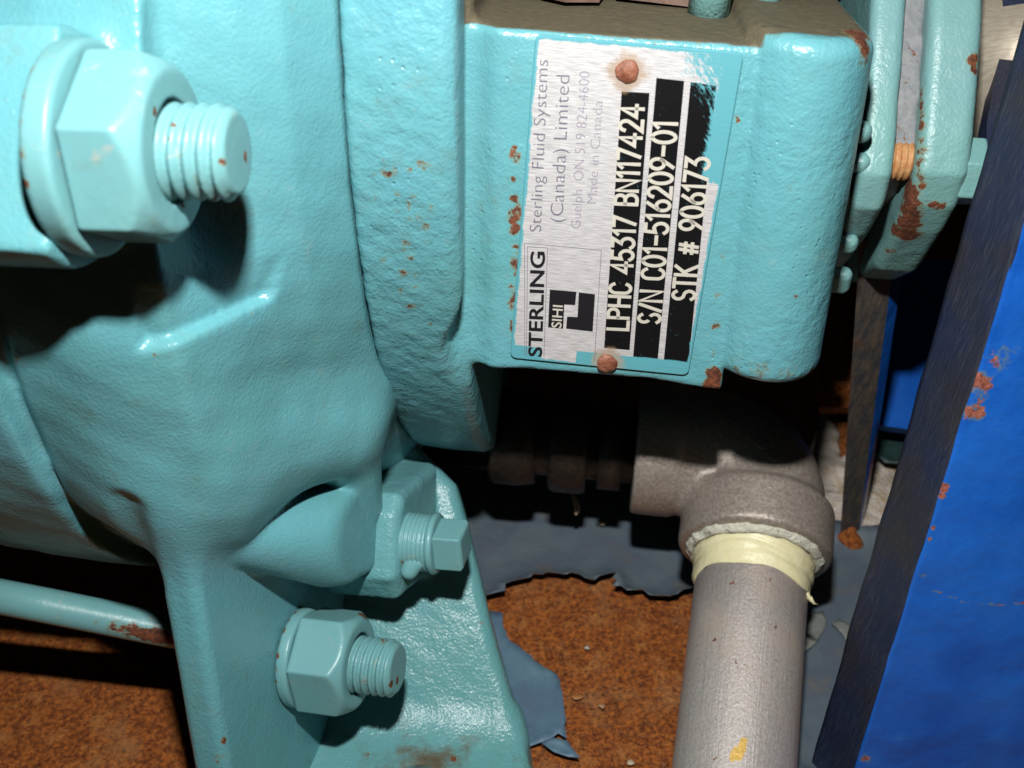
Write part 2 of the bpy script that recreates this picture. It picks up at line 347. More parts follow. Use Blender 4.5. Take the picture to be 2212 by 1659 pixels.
m_cream = plain('cream_chip', (0.62, 0.52, 0.36), 0.6)
def platemat(name, base, rough, mt, brushed):
    n = NT(name); x = n.xyz(); t, s = x[0], x[1]       # plate axes: x across, y along, metres from its centre
    col = base
    nrm = None
    if brushed:
        br = n.noise(10, 3, 0.6, n.scale((25, 420, 1))); col = n.mix(n.step(br, 0.3, 0.7), tuple(c * 0.62 for c in base), base); nrm = n.bump(br, 0.00006)
    hx, hy = 0.0229, 0.0407
    nn = n.noise(260, 6, 0.7); sc = n.noise(10, 5, 0.7, n.scale((150, 40, 1), (0, 0, 0), n.scale((1, 1, 1), (0, 0, -0.75))))
    e = n.math('MINIMUM', n.math('SUBTRACT', hx, n.math('ABSOLUTE', t)), n.math('SUBTRACT', hy, n.math('ABSOLUTE', s)))
    e = n.math('ADD', e, n.math('MULTIPLY', n.math('SUBTRACT', nn, 0.5), 0.0022))
    m = n.step(e, 0.0010, 0.0006)
    bot = n.step(n.math('ADD', s, n.math('MULTIPLY', n.math('SUBTRACT', nn, 0.5), 0.001)), -hy + 0.0042, -hy + 0.0038)
    notch = n.math('MULTIPLY', n.step(t, -0.0150, -0.0148), n.step(t, -0.006, -0.0062))
    bot = n.math('MULTIPLY', bot, n.math('SUBTRACT', 1.0, notch)); m = n.math('MAXIMUM', m, bot)
    rt = n.math('ADD', n.math('MULTIPLY', n.math('SUBTRACT', t, 0.010), 60), n.math('MULTIPLY', n.math('SUBTRACT', s, 0.031), 60))
    rt = n.math('MULTIPLY', rt, n.step(t, 0.008, 0.011))
    rs = n.math('MULTIPLY', n.math('MULTIPLY', n.math('SUBTRACT', t, 0.0168), 420), n.step(s, 0.009, 0.014))
    rt = n.math('ADD', n.math('MAXIMUM', rt, rs), n.math('MULTIPLY', n.math('SUBTRACT', sc, 0.5), 2.4))
    m = n.math('MAXIMUM', m, n.step(rt, 0.30, 0.75))
    col = n.mix(m, col, (0.10, 0.35, 0.41))
    for (rx, ry) in RIV:
        dd = n.math('SQRT', n.math('ADD', n.math('POWER', n.math('SUBTRACT', t, rx), 2.0), n.math('POWER', n.math('SUBTRACT', s, ry), 2.0)))
        h = n.step(n.math('ADD', dd, n.math('MULTIPLY', n.math('SUBTRACT', nn, 0.5), 0.006)), 0.0052, 0.0032)
        col = n.mix(n.math('MULTIPLY', h, 0.6), col, (0.42, 0.27, 0.14))
    mm = n.math('MULTIPLY', n.math('SUBTRACT', 1.0, m), mt)
    return n.done(col, rough, nrm, mm, 0.5 if brushed else 0.12)
RIV = [tuple(c * 1e-3 for c in FN.uv(1355, 152)), tuple(c * 1e-3 for c in FN.uv(1311, 781))]
m_plate = platemat('brushed_name_plate', (0.80, 0.80, 0.82), 0.42, 0.35, True)
m_band = platemat('black_plate_band', (0.006, 0.006, 0.007), 0.5, 0.0, False)
m_eng = plain('bare_engraving', (0.72, 0.70, 0.62), 0.4, 0.2)
m_ink = plain('grey_ink', (0.16, 0.15, 0.21), 0.5); m_ink2 = plain('faded_ink', (0.30, 0.28, 0.36), 0.5); m_inkb = plain('black_ink', (0.008, 0.008, 0.012), 0.5)

# ------------------------------------------------------------------ the setting: floor
def jag(pts, amp, n=5, seed=1):
    r = random.Random(seed); out = []
    for i, a in enumerate(pts):
        b = pts[(i + 1) % len(pts)]
        L = math.hypot(b[0] - a[0], b[1] - a[1]); k = max(1, int(L / n))
        for j in range(k):
            t = j / k; q = 0 if j == 0 else amp
            out.append((a[0] + (b[0] - a[0]) * t + r.uniform(-q, q), a[1] + (b[1] - a[1]) * t + r.uniform(-q, q)))
    return out
def sheet(name, pts, F, base_h, curl, reach, thick, mat, step=4.0, und=0.4, parent=None, lift=None, seed=3):
    n = len(pts); xs = [p[0] for p in pts]; ys = [p[1] for p in pts]
    pv = [Vector(p) for p in pts]
    X, Y = np.meshgrid(np.arange(min(xs), max(xs), step), np.arange(min(ys), max(ys), step))
    X = X.ravel().astype(np.float32); Y = Y.ravel().astype(np.float32); ok = poly2(X, Y, pts) < -step * 0.4
    vs = pv + [Vector((float(a), float(b))) for a, b in zip(X[ok], Y[ok])]
    v2, e2, f2, *_ = geometry.delaunay_2d_cdt(vs, [], [list(range(n))], 1, 1e-5)
    x = np.array([v.x for v in v2], np.float32); y = np.array([v.y for v in v2], np.float32)
    d = np.abs(poly2(x, y, pts))
    cu = np.full(len(x), curl, float)
    if lift: cu = cu * np.array([lift(a, b) for a, b in zip(x, y)])
    hgt = base_h + cu * np.exp(-d / reach) + np.array([und * noise.noise(Vector((a / 14, b / 14, seed))) for a, b in zip(x, y)])
    top = np.array([F.pt(a, b, c) for a, b, c in zip(x, y, hgt)]); bot = top - F.ez * thick; m = len(top)
    faces = [list(f) for f in f2] + [[k + m for k in f][::-1] for f in f2]
    cntd = {}
    for f in f2:
        for i in range(len(f)): cntd[(f[i], f[(i + 1) % len(f)])] = 1
    for (a, b) in cntd:
        if (b, a) not in cntd: faces.append([b, a, a + m, b + m])
    return obj(name, np.vstack([top, bot]), faces, mat, parent)
g = 150; gx = np.linspace(-300, 300, g); gy = np.linspace(-160, 760, g)
fv = [FLO.pt(a, b, 0.9 * noise.noise(Vector((a / 9, b / 9, 0))) + 0.5 * noise.noise(Vector((a / 3.5, b / 3.5, 5)))) for b in gy for a in gx]
floor = obj('floor', fv, np.array([[j * g + i, j * g + i + 1, (j + 1) * g + i + 1, (j + 1) * g + i] for j in range(g - 1) for i in range(g - 1)]), m_rust)
tag(floor, 'rusted brown steel base plate under the pump', None, None, 'structure')
pA = FLO.uvs([(960, 1150), (1010, 1325), (1075, 1312), (1110, 1287), (1152, 1272), (1232, 1268), (1262, 1281), (1283, 1286), (1330, 1270), (1320, 1300), (1372, 1306), (1442, 1321), (1500, 1292), (1560, 1330), (1640, 1480), (1700, 1700), (1960, 1700), (2000, 1400), (2000, 1180), (1790, 1160), (1720, 1000), (1500, 960), (1100, 930), (900, 950)])
tag(sheet('paint_sheet', jag(pA, 1.3, 2.4, 4), FLO, 2.0, 6.5, 3.5, 0.25, m_sheet, 4, 0.5), 'blue grey paint layer lifting from the rust behind the steel pipe', 'paint layer')
pB = FLO.uvs([(1040, 1330), (1086, 1340), (1088, 1372), (1104, 1402), (1136, 1426), (1176, 1458), (1190, 1464), (1203, 1474), (1216, 1530), (1224, 1612), (1205, 1600), (1190, 1612), (1172, 1618), (1150, 1626), (1080, 1650), (1040, 1500)])
tag(sheet('paint_flake', jag(pB, 0.5, 2.2, 6), FLO, 1.6, 2.5, 5, 0.3, m_sheet2, 3, 0.5), 'blue paint flake beside the lower right edge of the pump foot', 'paint flake')
pC = FLO.uvs([(1168, 1622), (1196, 1612), (1224, 1618), (1240, 1640), (1252, 1655), (1226, 1652), (1196, 1642)])
tag(sheet('paint_flake', jag(pC, 0.4, 3, 8), FLO, 2.5, 2.0, 4, 0.4, m_sheet2, 2, 0.5), 'small dark curled paint flake at the bottom edge on the rust', 'paint flake')

# ------------------------------------------------------------------ the pump
PUMP = empty('pump', W(FLO.pt(0, 120, 0)), 'teal painted cast iron pump with riveted name plate and large hex nuts', 'pump')
LUG = P(516, 331, 195)                      # middle of the upper stud's end
LA = nz((0.985, -0.045, 0.10))
FL = Frame(LUG, (0, 0, 1), LA)
def pxs(lst, d): return [P(a, b, d) for a, b in lst]
cb = P(640, 1425, 325)
FB = Frame(cb, (0, 0, 1), BX)               # web side face, ez out of the face
ringp = [(-38, 0), (-38, 186), (-34, 193), (-26, 195), (-16, 192), (-8, 186), (-2.5, 178), (0, 174.5), (0, 0)]
webp = FB.uvs([(305, 700), (335, 850), (365, 1000), (402, 1150), (440, 1350), (490, 1659), (520, 1830), (900, 1830), (800, 1300), (700, 900), (560, 700)])
FBAR = Frame(A0 + np.array([0, -60, 30.0]), (0, 0, 1), AX); FBAR.O = FBAR.O + AX * ((A0 - FBAR.O).dot(AX))
FLD = Frame(P(400, 690, 226), (1, 0, 0), (0.1, -0.35, 0.93)); ledge = FLD.uvs([(292, 540), (600, 540), (570, 690), (470, 712), (306, 748)])
def volute(X, Y, Z):
    d = revolve(FA, X, Y, Z, ringp)
    bar = revolve(FBAR, X, Y, Z, [(-170, 0), (-170, 156), (-101, 156), (-100, 153), (-98.6, 153), (-97.5, 157), (-73, 157.5), (-71.2, 157), (-70.4, 152), (-68.5, 151.5), (-66, 153.5), (-50, 154.5), (-30, 154), (-30, 0)])
    d = smin(d, bar, 6)
    d = smin(d, seg(P(345, 640, 249), P(405, 960, 276), 22, 21, X, Y, Z), 16)
    d = smin(d, seg(P(405, 950, 276), P(720, 925, 300), 18, 12, X, Y, Z), 20)
    d = d + lumps(X, Y, Z, 0.17)
    web = prism(FB, X, Y, Z, webp, -11, 0, 3.0)
    d = smin(d, web, 11)
    cone = seg(P(446, 1160, 279), P(742, 1150, 316), 5.5, 17.0, X, Y, Z)
    cone = smin(cone, seg(P(735, 1165, 320), P(775, 1062, 324), 10, 5, X, Y, Z), 8)
    cone = smax(cone, (-(Y - P(700, 1268, 316)[1]) + 0.25 * (X - P(700, 1268, 316)[0])) * 0.95, 2.0)
    d = smin(d, seg(P(745, 950, 306), P(775, 1090, 323), 10, 7, X, Y, Z), 4)
    cone = smax(cone, (FB.loc(X, Y, Z)[2] - (P(798, 1160, 318) - FB.O).dot(BX)), 2.5)
    d = smin(d, cone, 1.2)
    pk = seg(P(255, 1120, 252), P(288, 1260, 272), 5.5, 6.5, X, Y, Z); d = smax(d, -pk, 2.5)
    boss = cyl(FL, X, Y, Z, -140, -29.9, 21.5, 1.2)
    d = smin(d, boss, 5)
    wb = prism(FL, X, Y, Z, [(-90, 8), (-2, 8), (-2, -4), (-12, -20), (-40, -46), (-66, -95), (-90, -95)], -150, -32, 1.2)
    d = smin(d, wb, 1.5)
    u, v, w = FA.loc(X, Y, Z)
    u, v, w = FLD.loc(X, Y, Z)
    d = d + 2.6 * np.clip(0.5 - poly2(u, v, ledge) / 1.2, 0, 1) * np.clip((FLD.uv(400, 600)[1] - v) / (FLD.uv(400, 600)[1] - FLD.uv(400, 715)[1]), 0, 1) * (w > -18)
    return d
def low_brown(V):  # slightly browner towards the lower left of the casing
    return np.clip((-(V[:, 1] + 36) / 18), 0, 1) * (V[:, 0] < -91) * 0.06
vol = sdfobj('volute_casing', volute, (-150, -150, -400), (-8, 100, -188), 1.05, m_cast, PUMP,
             rust=[((45, 470), 4, 0.9), ((340, 765), 2, 0.6), ((30, 770), 5, 0.5), ((572, 632), 0.7, 1), ((543, 675), 0.8, 1), ((20, 720), 4, 0.5), ((470, 1640), 3, 0.6), ((485, 1600), 2, 0.8)], dirt=low_brown)

# cover ring + name plate housing
cov = [(0.35, 0), (0.35, 174.0), (1.5, 175.5), (12, 176), (22, 176), (24.5, 174.5), (25, 172), (25, 0)]
padp = FN.uvs([(940, 40), (1000, 52), (1100, 62), (1642, 100), (1560, 848), (1400, 822), (1130, 800), (940, 800)])
ul, _ = FN.uv(1600, 450)
pt_top = FN.uv(1640, 95)[1]; pt_bot = FN.uv(1560, 835)[1]
GA, GB = FN.uv(1012, 110), FN.uv(1014, 800)
def housing(X, Y, Z):
    r = revolve(FA, X, Y, Z, cov)
    u, v, w = FN.loc(X, Y, Z)
    pad = extr(poly2(u, v, padp), w, -75, 0, 1.6)
    groove = np.sqrt((u - (GA[0] + (v - GA[1]) * (GB[0] - GA[0]) / (GB[1] - GA[1]))) ** 2 + (w - 2.6) ** 2) - 5.2     # fillet beside the ring
    uc = ul + 11.7
    cx = u - uc + (v * 0.055)
    b = np.sqrt(cx ** 2 + (w + 9.5) ** 2) - 14.8
    b = np.minimum(b, extr(np.maximum(np.abs(cx) - 14.8, -1e9), w, -75, -9.5))
    b = extr(b, v, pt_bot + 4.0, pt_top + 3.0, 4.0)
    d = smin(pad, b, 0.5)
    d = smin(d, r, 2.5)
    d = smax(d, -groove, 3.0)
    return d + lumps(X, Y, Z, 0.05, 0.8) + np.where(u < FN.uv(985, 400)[0], 1, 0) * lumps(X, Y, Z, 0.14, 0.5)
def hdirt(V):
    u, v, w = FN.loc(V[:, 0], V[:, 1], V[:, 2])
    a, b = FN.uv(1000, 52), FN.uv(1642, 100)
    lim = a[1] + (u - a[0]) * (b[1] - a[1]) / (b[0] - a[0]) - 0.7
    lim = np.where(u > ul + 2.5, pt_top + 2.2, lim); lim = np.where(np.abs(u - ul - 1) < 2.6, np.where(w < -2, pt_top - 2, pt_top + 2.0), lim)
    lim = np.where((w < -4) & (np.abs(u - ul) < 7), pt_top - 3, lim)
    return np.clip((v - lim) / 0.5, 0, 1) * (u > FN.uv(975, 60)[0]) * np.clip((-w + 1) / 3, 0, 1)
rl = []
rr_ = random.Random(5)
for q_ in range(46):
    y = rr_.triangular(300, 800, 520); rl.append(((1116 - abs(rr_.gauss(0, 7)) - (y > 700) * 3, y), rr_.uniform(1.0, 2.8), rr_.uniform(0.48, 0.8)))
for q_ in range(60):
    t_ = rr_.random(); rl.append(((rr_.gauss(872 + 30 * t_, 34 - 8 * t_), 320 + 380 * t_ + rr_.gauss(0, 18)), rr_.uniform(0.8, 3.2), rr_.uniform(0.38, 0.64)))
for px, py, r_, k in [(1850, 72, 4.5, .95), (1862, 90, 4, .9), (1866, 130, 3.5, .6), (1543, 806, 3.0, .95), (1540, 826, 3.2, 1.0), (1538, 838, 3, 1.0), (1765, 795, 2.4, .8), (1752, 802, 2, .8), (1640, 798, 5, .5), (1700, 802, 5, .5), (1590, 803, 4, .5), (1270, 92, 3, .58), (1510, 108, 3, .58), (1420, 100, 3, .55), (1560, 560, 2.5, .52), (1552, 640, 2.5, .55), (1545, 700, 2.5, .55), (1538, 760, 2.5, .5), (1718, 640, 1.0, .8), (1590, 252, 1.2, .6), (1712, 235, .8, .7), (1596, 262, 1, .8), (1700, 720, .8, .7)]:
    rl.append(((px, py), r_, k))
hou = sdfobj('bearing_housing', housing, (-70, -36, -400), (88, 106, -205), 0.95, m_rough, PUMP, rl, hdirt)

# hex nuts, washers, studs: local z along the bolt
def hexd(u, v, af, rot):
    d = None
    for k in range(3):
        a = rot + k * math.pi / 3; q = np.abs(u * math.cos(a) + v * math.sin(a)) - af / 2
        d = q if d is None else np.maximum(d, q)
    return d
def local(name, fn, R, z0, z1, h, F, mat, rust=(), xr=None):
    return sdfobj(name, fn, (-R, -R, z0), (R, R, z1), h, mat, PUMP, rust, None, F, xr)
def nutset(F, dia, af, nut_t, prot, was_r, was_t, pitch, h, rot, rusts, wlab):
    zn = -prot; zb = zn - nut_t
    def nut(X, Y, Z):
        r = np.sqrt(X * X + Y * Y)
        d = extr(hexd(X, Y, af, rot), Z, zb, zn, 0.8)
        c = (r - (af * 0.46 + (zn - Z) * 0.95)) * 0.72
        d = smax(d, c, 0.6)
        return smax(d, -(np.maximum(dia / 2 + 0.5 - r, zn - 1.5 - Z) * -1), 0.2) if False else np.maximum(d, np.minimum(dia / 2 + 0.7 - r, Z - (zn - 2.5)))
    def stud(X, Y, Z):
        r = np.sqrt(X * X + Y * Y); th = np.arctan2(Y, X)
        f = Z / pitch + th / (2 * math.pi); tri = np.abs(f - np.floor(f) - 0.5) * 2
        d = (r - dia / 2 + 1.25 * np.clip(tri * 1.3 - 0.25, 0, 1)) * 0.7
        d = smax(d, Z + 0 * r, 0.5); d = smax(d, (r + Z - dia / 2 + 1.6) * 0.707, 0.4)
        return np.maximum(d, zn - 4 - Z)
    def washer(X, Y, Z):
        r = np.sqrt(X * X + Y * Y); return extr(r - was_r, Z, zb - was_t, zb - 0.15, 1.1)
    wz = F.pt(0, 0, zb)
    rz = F.pt(0, 0, 0)
    s = local('stud', stud, dia / 2 + 2, zn - 6, 2, h, F, m_hard, rusts, lambda V: np.where(np.hypot(V[:, 0], V[:, 1]) < dia / 2 - 0.75, 0.40, 0.0) * (V[:, 2] < -1.4))
    n_ = local('hex_nut', nut, af * 0.62, zb - 1.5, zn + 1.5, h * 1.3, F, m_hard, rusts)
    w_ = local('washer', washer, was_r + 2, zb - was_t - 2, zb + 2, h * 1.4, F, m_hard, [(F.pt(was_r * math.cos(a), was_r * math.sin(a), zb - was_t), 2.2, 0.62) for a in np.linspace(0, 6.28, 26)])
    n_['label'] = wlab + ' hex nut'; s['label'] = wlab + ' threaded stud'; w_['label'] = wlab + ' round washer'
ru = [((332, 243), 1.3, 1.0), ((375, 270), 1.0, 0.8), ((365, 300), 0.9, 0.7), ((440, 450), 2.2, 0.75), ((462, 430), 2.0, 0.7), ((530, 340), 2.2, 0.6), ((478, 350), 1.5, 0.6), ((395, 440), 2, 0.6)]
nutset(FL, 17.3, 31.2, 13.5, 11.5, 19.3, 5.5, 2.6, 0.38, math.radians(31), ru, 'large upper')
SB = P(866, 1428, 318)
FS = Frame(SB + BX * 0, (0, 0, 1), BX)
protL = 12.0; totL = (SB - cb).dot(BX); nutL = totL - protL - 4.2
FS = Frame(cb + BX * totL, (0, 0, 1), BX)
FS.O = FS.O + np.array([0, 1.0, 0])
ru2 = [((845, 1478), 1.6, 1.0), ((858, 1470), 1.5, 1.0), ((785, 1330), 3, 0.8), ((878, 1440), 3, 0.55), ((820, 1385), 4, 0.5), ((783, 1475), 3, 0.5)]
nutset(FS, 16.6, 27.2, nutL, protL, 14.6, 4.0, 2.3, 0.36, math.radians(31), ru2, 'smaller lower')

# foot bracket
F3 = [P(1000, 1100, 361), P(1075, 1400, 353.5), P(690, 1500, 352)]
nf = np.cross(F3[1] - F3[0], F3[2] - F3[0]); nf = nz(nf if nf[2] > 0 else -nf)
FF = Frame(F3[0], (1, 0, 0), nf)
footp = FF.uvs([(640, 1000), (800, 900), (862, 922), (985, 1045), (1006, 1120), (1075, 1400), (1135, 1600), (1150, 1700), (560, 1700)])
FG = Frame(-UP * (310 - 12.5), (1, 0, 0), UP)
flp = FG.uvs([(560, 1535), (1118, 1535), (1150, 1659), (1215, 1900), (500, 1900)])
hole = FG.uv(898, 1692)
PL = P(886, 1170, 331)
FP = Frame(PL, (0, 0, 1), nz((0.975, -0.035, 0.22)))
def foot(X, Y, Z):
    d = prism(FF, X, Y, Z, footp, -14, 0, 4.5)
    g_ = prism(FG, X, Y, Z, flp, -12.4, 0, 3.0)
    d = smin(d, g_, 7)
    u, v, w = FG.loc(X, Y, Z)
    d = smax(d, -(np.sqrt((u - hole[0]) ** 2 + (v - hole[1]) ** 2) - 6.5), 1.2)
    u, v, w = FP.loc(X, Y, Z)
    q = extr(poly2(u, v, [(-30, 14), (-4, 16), (3, 17), (10, 10), (10, -9), (6, -15), (-30, -22)]), w, -26, -0.5, 3.5)
    d = smin(d, q, 3)
    return d + lumps(X, Y, Z, 0.12, 0.7)
fd = lambda V: 0.42 * np.clip(1 - np.abs((V - FG.pt(hole[0], hole[1], 0)) @ UP) / 3, 0, 1) * np.clip(1.6 - np.linalg.norm(V - FG.pt(*hole, 0), axis=1) / 14, 0, 1) + 0.12 * (((V - FG.O) @ UP) > -1.0) * (((V - FG.O) @ UP) < 1.0)
sdfobj('foot', foot, (-80, -150, -400), (25, 0, -300), 0.85, m_foot, PUMP, [((1040, 1345), 1.5, 0.6), ((980, 1640), 1.6, 0.95), ((800, 1665), 3, 0.5), ((795, 1630), 1.2, 0.8), ((1060, 1220), 1.5, 0.6)], fd)
# drain plug
def plug(X, Y, Z):
    r = np.sqrt(X * X + Y * Y); th = np.arctan2(Y, X)
    f = Z / 1.35 + th / (2 * math.pi); tri = np.abs(f - np.floor(f) - 0.5) * 2
    rr = 8.9 - 0.05 * Z
    body = np.maximum((r - rr + 0.55 * np.clip(tri * 1.5 - 0.4, 0, 1)) * 0.75, np.maximum(-4 - Z, Z - 7.6))
    bead = np.sqrt((r - 8.1) ** 2 + (Z - 8.0) ** 2) - 1.15; bead = np.minimum(bead, extr(r - 8.1, Z, 0, 9.0, 0.5))
    return smin(body, bead, 0.4)
def head(X, Y, Z):
    a = math.radians(27); u = X * math.cos(a) + Y * math.sin(a); v = -X * math.sin(a) + Y * math.cos(a)
    return extr(np.maximum(np.abs(u), np.abs(v)) - 5.6, Z, 6, 17.5, 1.3)
dp = local('drain_plug', plug, 12, -6, 11, 0.36, FP, m_hard, [(FP.pt(6, 6, 1), 3, 0.75)])
hd = sdfobj('square_head', head, (-10, -10, 5), (10, 10, 20), 0.4, m_hard, dp, [(FP.pt(5, -5, 17), 2, 0.6)], None, FP)
# blob of paint hanging from the plug thread
def drip(X, Y, Z): return smin(seg(P(888, 1205, 326), P(884, 1232, 326), 2.6, 2.2, X, Y, Z), seg(P(905, 1215, 325), P(884, 1234, 326), 2.0, 2.0, X, Y, Z), 2)
c_ = P(892, 1218, 326); sdfobj('paint_drip', drip, c_ - 9, c_ + 9, 0.5, m_hard, PUMP)

# ------------------------------------------------------------------ name plate
def FNobj(name, uvw, faces, mat, parent, smooth=False):
    uvw = np.asarray(uvw, float); me = bpy.data.meshes.new(name); me.from_pydata((uvw * 1e-3).tolist(), [], faces)
    me.polygons.foreach_set('use_smooth', [smooth] * len(me.polygons)); me.materials.append(mat)
    o = bpy.data.objects.new(name, me); S.collection.objects.link(o); o.parent = parent
    return o
hw, hh, th = 22.92, 40.73, 0.9
R3 = np.stack([FN.ex, FN.ey, FN.ez], 1); RW = CAMM @ R3
def rounded(w, h, r, n=5):
    out = []
    for cx, cy, a0 in ((w - r, h - r, 0), (-w + r, h - r, 90), (-w + r, -h + r, 180), (w - r, -h + r, 270)):
        for i in range(n): a = math.radians(a0 + 90 * i / (n - 1)); out.append((cx + r * math.cos(a), cy + r * math.sin(a)))
    return out
rp = rounded(hw, hh, 1.5); k = len(rp)
pv = [(a, b, 0.0) for a, b in rp] + [(a, b, th - 0.25) for a, b in rp] + [(a * 0.989, b * 0.994, th) for a, b in rp]
pf = [[i, (i + 1) % k, k + (i + 1) % k, k + i] for i in range(k)] + [[k + i, k + (i + 1) % k, 2 * k + (i + 1) % k, 2 * k + i] for i in range(k)] + [list(range(2 * k, 3 * k)), list(range(k))[::-1]]
plate = FNobj('name_plate', pv, pf, m_plate, PUMP); ORI['name_plate'] = W(FN.O)
mw = Matrix([list(RW[i]) + [float(W(FN.pt(0, 0, 0.05))[i])] for i in range(3)] + [[0, 0, 0, 1]])
plate.matrix_local = Matrix.Translation(-Vector(ORI['pump'])) @ mw
plate['label'] = 'brushed metal name plate with black bands and two rusty rivets'
def slab(name, pts, z0, z1, mat):
    n = len(pts); v = [(a, b, z0) for a, b in pts] + [(a, b, z1) for a, b in pts]
    return FNobj(name, v, [list(range(n))[::-1], list(range(n, 2 * n))] + [[i, (i + 1) % n, n + (i + 1) % n, n + i] for i in range(n)], mat, plate)
def ccw(p):
    a = sum(p[i - 1][0] * p[i][1] - p[i][0] * p[i - 1][1] for i in range(len(p))); return p if a > 0 else p[::-1]
for q in ([(1343, 197), (1403, 201), (1360, 756), (1305, 751)], [(1418, 168), (1478, 175), (1419.5, 790), (1366.5, 784)], [(1492, 177), (1548, 185), (1486, 797), (1432.5, 791.6)]):
    slab('black_band', ccw(FN.uvs(q, th)), th - 0.05, th + 0.03, m_band)
c4 = lambda x, y: FN.uv((1160 + x * 0.27125) * 0.96, (430 + y * 0.27125) * 0.96, th)
for q in ([(285, 815), (505, 835), (495, 945), (405, 940), (395, 1140), (270, 1130)], [(525, 840), (660, 855), (640, 1165), (420, 1140), (428, 1040), (515, 1045)]):
    slab('logo_block', ccw([c4(*p) for p in q]), th - 0.05, th + 0.03, m_inkb)
def ribbon(path, w, z):
    path = [np.array(p, float) for p in path]; n = len(path); V = []
    for i, p in enumerate(path):
        t0 = nz(path[i] - path[i - 1]) if i else None; t1 = nz(path[i + 1] - path[i]) if i < n - 1 else None
        t = nz((t0 if t0 is not None else t1) + (t1 if t1 is not None else t0))
        nn = np.array([-t[1], t[0]]); c = 1.0 if (t0 is None or t1 is None) else max(0.45, nn.dot(np.array([-t0[1], t0[0]])))
        ext = (-t if i == 0 else t if i == n - 1 else 0 * t) * w * 0.35
        V += [tuple(p + ext + nn * w / 2 / c) + (z,), tuple(p + ext - nn * w / 2 / c) + (z,)]
    return V, [[2 * i, 2 * i + 1, 2 * i + 3, 2 * i + 2] for i in range(n - 1)]
def arc(cx, cy, rx, ry, a0, a1, n=9): return [(cx + rx * math.cos(math.radians(a0 + (a1 - a0) * i / n)), cy + ry * math.sin(math.radians(a0 + (a1 - a0) * i / n))) for i in range(n + 1)]
G = {  # single stroke engraving font: width, strokes
 'L': (0.5, [[(0, 1), (0, 0), (0.5, 0)]]), 'P': (0.52, [[(0, 0), (0, 1), (0.28, 1)] + arc(0.28, 0.76, 0.24, 0.24, 90, -90)[1:] + [(0, 0.52)]]),
 'H': (0.55, [[(0, 0), (0, 1)], [(0.55, 0), (0.55, 1)], [(0, 0.52), (0.55, 0.52)]]), 'C': (0.52, [arc(0.28, 0.7, 0.27, 0.3, 20, 180) + arc(0.28, 0.3, 0.27, 0.3, 180, 340)]),
 '4': (0.55, [[(0.4, 0), (0.4, 1), (0, 0.3), (0.58, 0.3)]]), '5': (0.5, [[(0.46, 1), (0.06, 1), (0.02, 0.55), (0.24, 0.62)] + arc(0.22, 0.31, 0.28, 0.31, 80, -150)]),
 '3': (0.5, [[(0.02, 1), (0.46, 1), (0.2, 0.6)] + arc(0.2, 0.3, 0.29, 0.3, 80, -150)]), '1': (0.26, [[(0.0, 0.78), (0.2, 1), (0.2, 0)]]), '7': (0.5, [[(0, 1), (0.5, 1), (0.12, 0)]]),
 'B': (0.52, [[(0, 0), (0, 1), (0.26, 1)] + arc(0.26, 0.77, 0.22, 0.23, 90, -90)[1:] + [(0, 0.54)], [(0.26, 0.54)] + arc(0.26, 0.27, 0.26, 0.27, 90, -90) + [(0, 0)]]),
 'N': (0.55, [[(0, 0), (0, 1), (0.55, 0), (0.55, 1)]]), '2': (0.5, [arc(0.25, 0.73, 0.24, 0.27, 170, -35) + [(0, 0), (0.52, 0)]]),
 'S': (0.5, [arc(0.26, 0.75, 0.23, 0.25, 25, 270) + arc(0.26, 0.25, 0.25, 0.25, 90, -155)]), '/': (0.36, [[(0, 0), (0.36, 1)]]),
 '0': (0.52, [arc(0.26, 0.5, 0.26, 0.5, 90, 450, 22)]), '6': (0.5, [[(0.4, 1), (0.06, 0.5)] + arc(0.26, 0.3, 0.25, 0.3, 150, 510, 16)]), '9': (0.5, [[(0.1, 0), (0.46, 0.5)] + arc(0.26, 0.7, 0.25, 0.3, -30, 330, 16)]),
 '-': (0.42, [[(0, 0.48), (0.42, 0.48)]]), 'T': (0.52, [[(0, 1), (0.52, 1)], [(0.26, 1), (0.26, 0)]]), 'K': (0.52, [[(0, 0), (0, 1)], [(0.5, 1), (0, 0.42)], [(0.16, 0.6), (0.52, 0)]]),
 '#': (0.6, [[(0.1, 0.1), (0.22, 0.9)], [(0.36, 0.1), (0.48, 0.9)], [(0, 0.35), (0.56, 0.35)], [(0.02, 0.65), (0.58, 0.65)]]), ' ': (0.3, [])}
def engrave(txt, a, b, cap, w):
    a, b = np.array(FN.uv(*a, th)), np.array(FN.uv(*b, th)); dr = nz(b - a); up = np.array([-dr[1], dr[0]])
    tot = sum(G[c][0] + 0.2 for c in txt) - 0.2; sx = np.linalg.norm(b - a) / tot; x = 0; V = []; F = []; z = th + 0.06
    for c in txt:
        for st in G[c][1]:
            q = [a + dr * (x + u) * sx + up * (v - 0.5) * cap for u, v in st]
            z += 0.002; vv, ff = ribbon(q, w, z); k0 = len(V); V += vv; F += [[i + k0 for i in f] for f in ff]
        x += G[c][0] + 0.2
        if V: FNobj('engraved_letter', V, F, m_eng, plate); V = []; F = []
engrave('LPHC 45317 BN117424', (1334, 711), (1366, 228), 5.1, 0.85)
engrave('S/N C01-516209-01', (1402, 697), (1437, 264), 5.3, 0.85)
engrave('STK # 906173', (1476, 647), (1508, 341), 5.3, 0.85)
